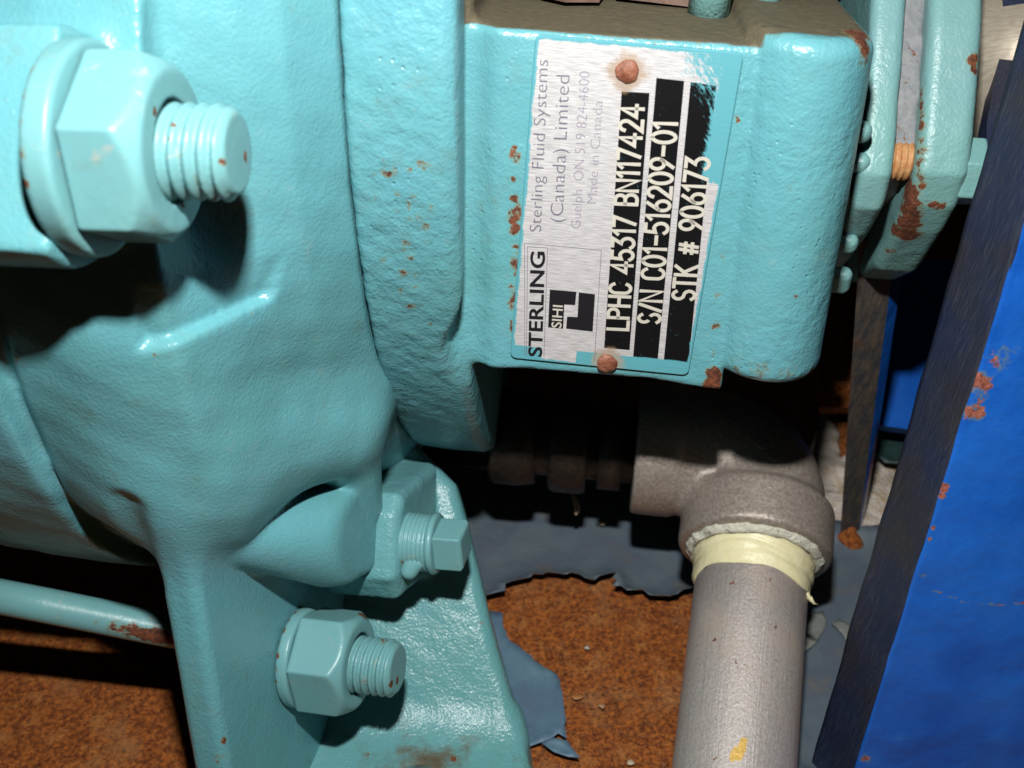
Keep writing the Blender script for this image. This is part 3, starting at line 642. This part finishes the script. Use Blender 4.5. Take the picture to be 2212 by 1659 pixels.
def printed(txt, a, b, cap, mat, off=0.0, z=0.04, name='printed_lettering'):
    cu = bpy.data.curves.new('t', 'FONT'); cu.body = txt; cu.size = 1; cu.offset = off; cu.resolution_u = 4
    to = bpy.data.objects.new('t', cu); S.collection.objects.link(to); bpy.context.view_layer.update()
    me = bpy.data.meshes.new_from_object(to.evaluated_get(bpy.context.evaluated_depsgraph_get())); bpy.data.objects.remove(to)
    v = np.array([q.co[:2] for q in me.vertices]); F = [list(p.vertices) for p in me.polygons]
    x0, x1 = v[:, 0].min(), v[:, 0].max(); caph = 0.73
    a, b = np.array(FN.uv(*a, th)), np.array(FN.uv(*b, th)); dr = nz(b - a); up = np.array([-dr[1], dr[0]]); sx = np.linalg.norm(b - a) / (x1 - x0)
    q = a + (v[:, :1] - x0) * sx * dr + (v[:, 1:] / caph - 0.5) * cap * up
    FNobj(name, np.c_[q, np.full(len(q), th + z)], F, mat, plate)
printed('Sterling Fluid Systems', (1155.5, 500), (1170, 129), 3.0, m_ink, -0.012)
printed('(Canada) Limited', (1201, 479), (1215, 162), 3.3, m_ink, -0.012)
printed('Guelph  ON 519 824-4600', (1242.5, 493), (1262, 154), 2.5, m_ink2, -0.014)
printed('Made in Canada', (1277, 439), (1291, 217), 2.4, m_ink2, -0.016)
printed('STERLING', (1155, 770), (1161, 543), 3.6, m_inkb, 0.022)
qa, qb = [np.array(c4(*p)) for p in ((345, 1132), (360, 945))]
pxy = lambda x, y: ((1160 + x * 0.27125) * 0.96, (430 + y * 0.27125) * 0.96)
printed('SIHI', pxy(336, 1132), pxy(350, 945), 2.6, m_eng, 0.012, 0.08)
V = []; F = []; z = th + 0.035
for path in ([(78, 1365), (75, 430), (712, 490), (655, 1405)], [(92, 1362), (100, 460), (266, 470), (236, 1368)]):
    q = [c4(*p) for p in path]; vv, ff = ribbon(q, 0.13, z); k0 = len(V); V += vv; F += [[i + k0 for i in f] for f in ff]; z += 0.004
FNobj('printed_frame', V, F, m_ink, plate)
for (rx, ry) in RIV:
    V = []; F = []; n = 24; rr = 2.65
    for j, (r, zz) in enumerate(((1.0, 0), (1.0, 0.3), (0.9, 0.75), (0.62, 1.2), (0.3, 1.38))):
        for i in range(n):
            a = 2 * math.pi * i / n; q = rr * r * (1 + 0.05 * math.sin(3 * a + rx * 900) + 0.03 * math.sin(7 * a)); V.append((rx * 1e3 + q * math.cos(a), ry * 1e3 + q * math.sin(a), th + zz * 0.7))
    for j in range(4):
        for i in range(n): F.append([j * n + i, j * n + (i + 1) % n, (j + 1) * n + (i + 1) % n, (j + 1) * n + i])
    F.append([4 * n + i for i in range(n)]); FNobj('rivet', V, F, m_riv, plate, True)

# ------------------------------------------------------------------ gland flanges, bolt, shaft
def wz_(px, py, d): q = P(px, py, d) - A0; return q.dot(AX)
FR = Frame(np.array([0, 0, 0.0]) , (0, 0, 1), AX)
def prof(pts): return [(lambda q: (q.dot(FR.ex), q.dot(FR.ey)))(P(a, b, d)) for a, b, d in pts]
def aw(px, py, d): return P(px, py, d).dot(AX)
f1 = prof([(1910, -120, 274), (1945, 60, 272), (1945, 300, 272), (1938, 380, 273), (1915, 455, 280), (1890, 510, 293), (1830, 592, 326), (1800, 500, 400), (1800, -120, 400)])
x1a, x1b = aw(1872, 200, 272), aw(1947, 200, 272)
f2 = prof([(2100, -120, 274), (2105, 60, 271), (2100, 290, 271), (2092, 380, 273), (2075, 450, 280), (2050, 505, 290), (2000, 590, 312), (1990, 620, 345), (1980, 500, 420), (2000, -120, 420)])
x2a, x2b = aw(2000, 200, 271), aw(2116, 200, 271)
def pr(pts, lo, hi, rd):
    return lambda X, Y, Z: prism(FR, X, Y, Z, pts, lo, hi, rd) + lumps(X, Y, Z, 0.06, 0.5)
gr = [((1990, y), 3, 0.62) for y in range(200, 420, 25)] + [((1962, y), 5, 0.9) for y in range(410, 520, 24)] + [((2018, 440), 2.4, 0.8), ((2030, 446), 2.2, 0.85), ((2102, 130), 2.6, 0.9), ((2104, 150), 2, 0.8), ((1940, 500), 5, 0.7), ((1920, 540), 4, 0.6), ((1978, 300), 3, 0.6)]
sdfobj('gland_flange', pr(f1, x1a, x1b, 2.6), (68, 5, -345), (125, 112, -262), 0.9, m_flange, PUMP, gr)
sdfobj('gland_flange', pr(f2, x2a, x2b, 3.0), (80, 5, -350), (150, 112, -262), 0.9, m_flange, PUMP, gr)
gk = prof([(1970, -120, 280), (1975, 200, 277), (1972, 330, 278), (1955, 420, 292), (1900, 500, 330), (1880, 400, 390), (1880, -120, 390)])
sdfobj('gasket', pr(gk, x1b - 0.4, x2a + 0.4, 0.3), (85, 5, -350), (125, 112, -262), 0.9, m_gask, PUMP, ())
bc = P(2110, 360, 276); FBo = Frame(bc, (0, 0, 1), AX)
def bolth(X, Y, Z): return extr(hexd(X, Y, 15.5, math.radians(30)), Z, -1, 5.5, 0.8)
FBo.O = FBo.O - AX * ((bc.dot(AX)) - x2b) + np.array([0, 0, -6.0])
sdfobj('flange_bolt', bolth, (-11, -11, -2), (11, 11, 8), 0.45, m_flange, PUMP, [(FBo.pt(3, 7, 4), 1.5, 0.7)], None, FBo)
def bth(X, Y, Z):
    r = np.sqrt(X * X + Y * Y); f = Z / 1.5 + np.arctan2(Y, X) / 6.283; tri = np.abs(f - np.floor(f) - 0.5) * 2
    return np.maximum((r - 5.3 + 0.7 * tri) * 0.8, np.abs(Z - (-(x2b - x1b) / 2 + (x2b - x2b))) * 0 + np.maximum(-16 - Z, Z + 9))
FT = Frame(P(1966, 348, 281), (0, 0, 1), AX); FT.O = FT.O - AX * (FT.O.dot(AX) - x2a - 9)
sdfobj('bolt_thread', bth, (-8, -8, -18), (8, 8, -7), 0.4, m_thr, PUMP, (), None, FT)
ca = P(2100, 140, 330); tube([ca - AX * 12, ca + AX * 60], 27, 'shaft', m_shaft, PUMP, 64)
# small cast lugs showing between housing and flange
for (px, py, hpx) in [(1862, 285, 42), (1860, 352, 42), (1848, 432, 72), (1834, 525, 48), (1820, 605, 72)]:
    c = P(px, py, 267 + (py - 285) * 0.12); d = nz(P(px - 8, py + 40, 288) - P(px, py, 282)); L = hpx * 0.12 * 0.5 - 2.2
    if L < 0.4: L = 0.4
    a_, b_ = c + d * L, c - d * L
    sdfobj('gland_lug', (lambda a_, b_: lambda X, Y, Z: smin(seg(a_, b_, 2.4, 2.4, X, Y, Z), seg(a_ - AX * 3, b_ - AX * 3, 2.4, 2.4, X, Y, Z), 1))(a_, b_), c - 9, c + 9, 0.5, m_flange, PUMP)
# stand behind the housing top: brown cover and two teal pegs
FTp = Frame(FN.pt(0, pt_top, -60), FN.ex, FN.ey)
def tp(px, py): q = ray(px, py) * ((FTp.O.dot(FTp.ez)) / ray(px, py).dot(FTp.ez)); return q
for (pa, w_) in ((1530, 84), (1650, 60)):
    c = tp(pa, 24); r = w_ / 2 * np.linalg.norm(c) / FOC
    tube([c - FN.ey * 1, c + FN.ey * 25], r, 'peg', m_flange, PUMP, 32)
c = tp(1230, 6) - FN.ez * 9
tube([c, c + FN.ey * 22], 9, 'grease_cap', m_brown, PUMP, 6, smooth=False)
q0, q1 = tp(1330, -4), tp(1500, 16)
polybox([q0, q1, q1 - FN.ez * 20, q0 - FN.ez * 20], FN.ey * 25, 'gland_cover', m_brown, PUMP)

# ------------------------------------------------------------------ drain pipe
DPd = nz(P(1587, 1659, 301) - P(1625, 1250, 331))
PK = 1.07
B1 = P(1631, 1172, 338 * PK)
EP = empty('drain_pipe', W(P(1590, 1659, 318)), 'grey steel pipe screwed into a cast elbow with yellow tape at the joint', 'pipe')
FD = Frame(B1, (1, 0, 0), DPd)               # z along the pipe towards the camera
K = B1 - DPd * 30 * PK
E2 = nz((-1, 0.09, -0.10)); FE = Frame(K, (0, 0, 1), E2)
bez = lambda t: (1 - t) ** 2 * (K + DPd * 22) + 2 * t * (1 - t) * K + t * t * (K + E2 * 22)
def elbow(X, Y, Z):
    d = np.minimum(seg(K + DPd * 22, B1, 22.3, 22.3, X, Y, Z), seg(K + E2 * 22, K + E2 * 38, 21, 21, X, Y, Z))
    for i in range(6): d = np.minimum(d, seg(bez(i / 6), bez((i + 1) / 6), 22.0, 22.0, X, Y, Z))
    bell = cyl(FD, X, Y, Z, -13, 4.5, 24.8, 2.2); bell2 = cyl(FE, X, Y, Z, 30, 44, 22.3, 1.5)
    d = smin(smin(d, bell, 4), bell2, 6)
    d = smax(d, FD.loc(X, Y, Z)[2] - 4.5, 1.2); d = np.maximum(d, FE.loc(X, Y, Z)[2] - 44)
    d = smax(d, -cyl(FD, X, Y, Z, -4, 30, 20.6), 0.8)
    return d
lo, hi = np.minimum(K, B1) - 46, np.maximum(K, B1) + 34
sdfobj('elbow', elbow, lo, hi, 0.9, m_elbow, EP)
# pipe wall
def lathe(F, prof_, name, mat, parent, seg_=96, attrs=None, wob=None):
    V = []; Fc = []; n = len(prof_)
    for i, (zz, r) in enumerate(prof_):
        for k_ in range(seg_):
            a = 2 * math.pi * k_ / seg_; w_ = wob(i, a) if wob else (0, 0)
            V.append(F.pt((r + w_[0]) * math.cos(a), (r + w_[0]) * math.sin(a), zz + w_[1]))
    for i in range(n - 1):
        for k_ in range(seg_): Fc.append([i * seg_ + k_, i * seg_ + (k_ + 1) % seg_, (i + 1) * seg_ + (k_ + 1) % seg_, (i + 1) * seg_ + k_])
    V = np.array(V)
    A_ = np.tile(np.abs(np.linspace(-math.pi, math.pi, seg_, endpoint=False)) * 0.018, n); L_ = np.repeat([p[0] for p in prof_], seg_) * 1e-3
    return obj(name, V, np.array(Fc), mat, parent, True, {'rust': attrs(V) if attrs else np.zeros(len(V)), 'around': A_, 'along': L_})
psdf = lambda X, Y, Z: seg(B1, B1 + DPd * 131, 17.9, 17.9, X, Y, Z)
yel = lambda V: spots(V, [(hit(psdf, *c), r, k) for c, r, k in (((1600, 1612), 2.6, .75), ((1592, 1628), 3.0, .8), ((1584, 1640), 2.4, .75), ((1606, 1600), 2, .7), ((1530, 1640), 1.6, .5), ((1712, 1635), 2, .5))])
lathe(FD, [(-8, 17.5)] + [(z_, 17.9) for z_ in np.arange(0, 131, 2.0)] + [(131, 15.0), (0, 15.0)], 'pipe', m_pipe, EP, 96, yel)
tw = lambda i, a: (0.25 * math.sin(3 * a + i) + 0.12 * math.sin(9 * a + 2 * i), 0.9 * math.sin(2 * a + 0.6) + 0.5 * math.sin(5 * a + i * 0.3))
lathe(FD, [(0, 20.2), (3, 20.0), (5, 19.9), (6.2, 19.25), (6.8, 19.65), (8.4, 19.5), (9.0, 18.95), (9.6, 19.25), (11.2, 19.1), (11.8, 18.6), (12.4, 18.85), (14, 18.7), (15.4, 18.35), (16.4, 18.2), (16.6, 17.92)], 'thread_tape', m_tape, EP, 96, None, tw)
dw = lambda i, a: ((1.5 * noise.noise(Vector((math.cos(a) * 5, math.sin(a) * 5, 3))) + 0.9 * noise.noise(Vector((math.cos(a) * 17, math.sin(a) * 17, 5)))) * (0, 0, 0.5, 0.9, 1, 1)[i], 0.8 * noise.noise(Vector((math.cos(a) * 5, math.sin(a) * 5, i * 3 + 7))))
lathe(FD, [(1.0, 19.4), (6.2, 19.5), (6.6, 20.2), (6.0, 21.0), (5.3, 21.8), (4.2, 22.3)], 'pipe_dope', m_dope, EP, 120, None, dw)
e0 = P(1744, 1292, 330)
tube([P(1736, 1262, 347), P(1743, 1285, 345), P(1752, 1297, 345), P(1763, 1305, 346)], [0.9, 1.0, 0.6, 0.25], 'loose_tape_end', m_tape, EP, 6)
tube([P(1750, 1290, 345), P(1757, 1303, 345), P(1768, 1306, 346)], [0.7, 0.4, 0.15], 'loose_tape_end', m_tape, EP, 6)
# dark nipple and union behind
fe = lambda z_: FE.pt(0, 0, z_)
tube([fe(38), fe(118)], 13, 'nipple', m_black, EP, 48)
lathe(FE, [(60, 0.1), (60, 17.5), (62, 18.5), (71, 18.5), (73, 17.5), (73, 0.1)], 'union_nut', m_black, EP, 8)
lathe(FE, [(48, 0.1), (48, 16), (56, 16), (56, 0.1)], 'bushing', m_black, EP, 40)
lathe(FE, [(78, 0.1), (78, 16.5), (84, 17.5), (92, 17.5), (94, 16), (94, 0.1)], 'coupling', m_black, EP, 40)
# raised maker's letters on the elbow
def march(px, py, d0=310, d1=440):
    ds = np.arange(d0, d1, 0.5); q = ray(px, py)[None] * ds[:, None]
    s = elbow(q[:, 0][:, None, None], q[:, 1][:, None, None], q[:, 2][:, None, None]).ravel()
    i = np.argmax(s < 0); return q[i] if s[i] < 0 else None
def grad(p):
    g_ = []
    for k_ in range(3):
        a, b = p.copy(), p.copy(); a[k_] += 0.8; b[k_] -= 0.8
        f = lambda q: float(elbow(np.full((1, 1, 1), q[0]), np.full((1, 1, 1), q[1]), np.full((1, 1, 1), q[2])).ravel()[0]); g_.append(f(a) - f(b))
    return nz(g_)
pts = [(1548, 884), (1578, 905), (1612, 928), (1643, 952), (1672, 982)]
for i, ch in enumerate('CAMCO'):
    p = march(*pts[i])
    if p is None: continue
    nrm = grad(p); a = ray(*pts[min(i + 1, 4)]) - ray(*pts[max(i - 1, 0)]); FRm = Frame(p, a, nrm)
    cu = bpy.data.curves.new('t', 'FONT'); cu.body = ch; cu.size = 7.5; cu.extrude = 0.7; cu.align_x = 'CENTER'; cu.resolution_u = 3
    to = bpy.data.objects.new('t', cu); S.collection.objects.link(to); bpy.context.view_layer.update()
    me = bpy.data.meshes.new_from_object(to.evaluated_get(bpy.context.evaluated_depsgraph_get())); bpy.data.objects.remove(to)
    obj('raised_lettering', [FRm.pt(v.co[0], v.co[1] - 2.7, v.co[2]) for v in me.vertices], [list(f.vertices) for f in me.polygons], m_elbow, EP, False)

# ------------------------------------------------------------------ painted steel frame on the right
POST = empty('steel_post', W(P(1900, 1655, 352)), 'bright blue painted steel post with a scraped dark edge', 'post')
e0 = P(1846, 1659, 329); e1 = P(2212, 480, 254); dv = nz(e1 - e0); bt, tpv = e0 - dv * 30, e0 + dv * 330
back = np.array([-6.2, 0.5, -19.0]); wide = np.array([95.0, -8.0, 6.0]); nb = nz(np.cross(wide, dv)); nb = nb if nb[2] > 0 else -nb
def gridface(a, b, c, n1, n2, name, mat, parent, thick, amp=0.3, attrs=None, seed=0):
    V = []
    for j in range(n2 + 1):
        for i in range(n1 + 1):
            p = a + (b - a) * i / n1 + (c - a) * j / n2
            V.append(p)
    V = np.array(V); nn = nz(np.cross(b - a, c - a)); w_ = np.array([amp * noise.noise(Vector(tuple(v / 12)) + Vector((seed, 0, 0))) for v in V]); T = V + nn * w_[:, None]; m_ = len(T)
    B = V - nn * thick; F = []
    q = lambda i, j: j * (n1 + 1) + i
    for j in range(n2):
        for i in range(n1): F += [[q(i, j), q(i + 1, j), q(i + 1, j + 1), q(i, j + 1)], [q(i, j) + m_, q(i, j + 1) + m_, q(i + 1, j + 1) + m_, q(i + 1, j) + m_]]
    for i in range(n1): F += [[q(i + 1, 0), q(i, 0), q(i, 0) + m_, q(i + 1, 0) + m_], [q(i, n2), q(i + 1, n2), q(i + 1, n2) + m_, q(i, n2) + m_]]
    for j in range(n2): F += [[q(0, j), q(0, j + 1), q(0, j + 1) + m_, q(0, j) + m_], [q(n1, j + 1), q(n1, j), q(n1, j) + m_, q(n1, j + 1) + m_]]
    A = np.vstack([T, B]); return obj(name, A, np.array(F), mat, parent, True, {'rust': attrs(A) if attrs else np.zeros(len(A))})
nbp = nz(np.cross(wide, dv))
pf = lambda px, py: ray(px, py) * (e0.dot(nbp) / ray(px, py).dot(nbp))
rustb = lambda V: spots(V, [(pf(x, y), r, k) for x, y, r, k in ((2112, 820, 2.8, 1.0), (2124, 826, 3.0, 1.0), (2104, 830, 2.4, .9), (2096, 888, 2.8, 1.0), (2112, 892, 2.6, 1.0), (2084, 884, 2.2, .9), (2160, 770, 7, .52), (2115, 860, 4, .55), (2040, 1050, 1.8, .9), (2034, 1070, 1.8, .85), (2016, 1140, 1.4, .8), (2008, 1165, 1.4, .8), (1999, 1200, 1.2, .7), (1996, 1240, 3, .5), (1870, 1640, 3, .7)) + tuple((2005 + t * 207, 1272 + 33 * min(1, t * 2.2), 1.0, .62) for t in np.linspace(0, 1, 34))])
gridface(bt + nb * 0.15, bt + wide, tpv + nb * 0.15, 84, 300, 'front_face', m_blue, POST, 4.0, 0.5, rustb)
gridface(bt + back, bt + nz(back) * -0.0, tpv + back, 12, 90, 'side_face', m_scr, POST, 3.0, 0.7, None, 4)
sc = [P(1802, 1470, 366), P(1812, 1460, 365), P(1822, 1490, 365), P(1812, 1560, 361), P(1798, 1530, 362)]

# gusset behind
def quadbar(bq, tq, name, mats, parent=None):
    V = np.array(bq + tq); F = [[0, 1, 2, 3][::-1], [4, 5, 6, 7]] + [[i, (i + 1) % 4, 4 + (i + 1) % 4, 4 + i] for i in range(4)]
    o = obj(name, V, F, mats[0], parent, False); o.data.materials.append(mats[1]); o.data.polygons[3].material_index = 1
    return o
gb = [P(1814, 1170, 434), P(1852, 1170, 434), P(1863, 1150, 444), P(1822, 1150, 444)]
gt = [P(1858, 520, 322), P(1936, 520, 322), P(1962, 520, 329), P(1880, 520, 329)]
gus = quadbar(gb, gt, 'upright_bar', (m_bar, m_blue)); tag(gus, 'narrow rust stained steel upright bar with a thin blue edge behind the elbow', 'bar')
rc = [P(1885, 560, 448), P(2130, 560, 448), P(2050, 940, 440), P(1875, 915, 440)]
rail = polybox(rc, np.array([0, -2, -8.0]), 'base_rail', m_blue, attrs={'rust': np.zeros(8)}); tag(rail, 'shadowed blue rail behind the upright bar and the post', 'rail')
bp = [P(1470, 790, 402), P(1712, 790, 402), P(1760, 838, 402), P(1768, 870, 402), P(1766, 930, 402), P(1752, 962, 402), P(1730, 985, 402), P(1600, 985, 402)]
brk = polybox(bp[::-1], -UP * 26, 'support_block', m_block); tag(brk, 'greasy brown metal block above the elbow under the housing', 'block')
gpl = [P(2172, -80, 305), P(2420, -80, 305), P(2420, 420, 300), P(2128, 420, 300), P(2132, 260, 302), P(2160, 120, 304)]
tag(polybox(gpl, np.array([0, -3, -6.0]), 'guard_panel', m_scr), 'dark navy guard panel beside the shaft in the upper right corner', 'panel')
bk = [P(1690, 540, 470), P(1900, 540, 470), P(1880, 880, 462), P(1700, 880, 462)]
tag(polybox(bk, np.array([0, -3, -12.0]), 'rusted_panel', m_rust), 'dark rusted panel behind the narrow upright bar beside the housing', 'panel')
for pl, sd, lb in (([(1738, 1322), (1778, 1322), (1787, 1345), (1770, 1378), (1748, 1402), (1736, 1408)], 21, 'pale smear on the grey paint touching the steel pipe'), ([(1796, 1348), (1812, 1340), (1850, 1352), (1880, 1372), (1860, 1392), (1835, 1398), (1820, 1372)], 22, 'pale smear on the grey paint between the pipe and the post')):
    tag(sheet('dried_smear', jag(FLO.uvs(pl, 3.2), 0.5, 3, sd), FLO, 3.2, 0.2, 2, 0.5, m_smear, 2, 0.8), lb, 'smear')
# old sealant
ps = FLO.uvs([(1690, 900), (1745, 925), (1775, 905), (1805, 935), (1812, 1000), (1872, 985), (1880, 925), (1935, 930), (1940, 1100), (1915, 1168), (1862, 1172), (1835, 1176), (1800, 1166), (1770, 1120), (1740, 1000)])
tag(sheet('old_sealant', jag(ps, 1.2, 5, 9), FLO, 6.0, -2.5, 5, 4.0, m_seal, 3.0, 3.5), 'dirty white old sealant around the foot of the upright bar', 'sealant')
c_ = P(1833, 1155, 431)
tag(sdfobj('rust_scab', lambda X, Y, Z: smin(seg(c_ + np.array([-2, -1, 0]), c_ + np.array([1, -3, 2]), 3.0, 3.4, X, Y, Z), seg(c_, c_ + np.array([2.5, 14, 6]), 3.0, 1.6, X, Y, Z), 3) + lumps(X, Y, Z, 0.7, 0.35), c_ - 14, c_ + 24, 0.8, m_rust), 'rust scab at the foot of the narrow upright bar', 'rust scab')
psc = FLO.uvs([(1878, 985), (1925, 950), (1960, 960), (1950, 1050), (1900, 1045), (1872, 1020)])
tag(sheet('paint_scrap', jag(psc, 0.8, 4, 2), FLO, 11, 2, 5, 1.0, m_dkteal, 3, 1.5), 'dark green scrap lying on the white sealant beside the post', 'scrap')

# painted rod on the left
ROD = tube([P(-120, 1266, 318), P(100, 1308, 323), P(345, 1357, 329), P(520, 1388, 333)], 5.1, 'round_rod', m_hard, None, 32)
V = np.array([v.co for v in ROD.data.vertices]) + ORI[ROD.name]
for nm, vals in (('rust', [((W(P(x, y, 324))), r * 1e-3, k_) for x, y, r, k_ in ((255, 1335, 3.6, 1.0), (278, 1345, 4.0, 1.0), (300, 1362, 3.6, 1.0), (325, 1372, 4, 1.0), (345, 1380, 4, 1.0), (20, 1322, 3.0, 0.9))]), ('dirt', [])):
    at = ROD.data.attributes.new(nm, 'FLOAT', 'POINT'); at.data.foreach_set('value', np.asarray(spots(V, vals), np.float32))
tag(ROD, 'thin teal round rod with a rust patch running behind the foot', 'rod')

# small litter
def chip(px, py, s, name, label, cat, mat, h=3.0, seed=0, group=None):
    r = random.Random(seed); u, v = FLO.uv(px, py, h); pts_ = []
    for i in range(9):
        a = 2 * math.pi * i / 9; q = s * r.uniform(0.5, 1.1); pts_.append((u + q * math.cos(a), v + q * 0.7 * math.sin(a)))
    return tag(sheet(name, pts_, FLO, h, 0.8, 1.5, 0.4, mat, 1.0, 0.3), label, cat, group)
chip(1302, 1132, 2.2, 'pale_chip', 'cream flat chip on the blue grey paint below the union', 'chip', m_cream, 4, 1)
chip(1247, 1508, 2.0, 'pale_chip', 'ochre flake on the rust right of the blue flake', 'chip', plain('ochre', (0.45, 0.2, 0.06)), 1.4, 2)
chip(1300, 1528, 1.6, 'pale_chip', 'tan sliver on the rust left of the pipe', 'chip', plain('tan', (0.5, 0.3, 0.15)), 1.4, 3)
chip(1362, 1648, 1.7, 'pale_chip', 'cream chip near the bottom of the rust by the pipe', 'chip', m_cream, 1.4, 4)
chip(1268, 1402, 1.0, 'pale_chip', 'tiny white crumb in the middle of the rust patch', 'chip', m_dope, 1.4, 5)
chip(1856, 1510, 0.1, 'pale_chip', 'brown speck', 'chip', m_rust, 1.4, 6) if False else None
q = [P(1236, 1062, 418), P(1240, 1075, 416), P(1246, 1090, 414), P(1247, 1104, 413), P(1243, 1112, 413)]
tag(tube(q, [0.7, 1.2, 1.3, 1.1, 0.5], 'curled_sliver', m_cream, None, 6), 'white curled sliver standing below the dark union', 'sliver')
r_ = random.Random(11); V = []; F = []
for i in range(260):
    u, v = FLO.uv(r_.uniform(1090, 1480), r_.uniform(1300, 1659)); s = r_.uniform(0.3, 0.9); k0 = len(V); a = r_.uniform(0, 6.28); hgt = r_.uniform(0.6, 1.3)
    for j in range(5): b = a + j * 1.2566; V.append(FLO.pt(u + s * math.cos(b) * r_.uniform(0.6, 1.2), v + s * math.sin(b) * r_.uniform(0.6, 1.2), hgt + r_.uniform(-0.3, 0.3)))
    V.append(FLO.pt(u, v, hgt - 0.8)); F += [[k0, k0 + 1, k0 + 2, k0 + 3, k0 + 4]] + [[k0 + (j + 1) % 5, k0 + j, k0 + 5] for j in range(5)]
tag(obj('rust_flakes', V, F, plain('rust_flake', (0.30, 0.11, 0.03), 0.7, 0, 0, 60, (0.12, 0.035, 0.012)), None, False), 'loose rust flakes strewn over the rusted plate', None, None, 'stuff')
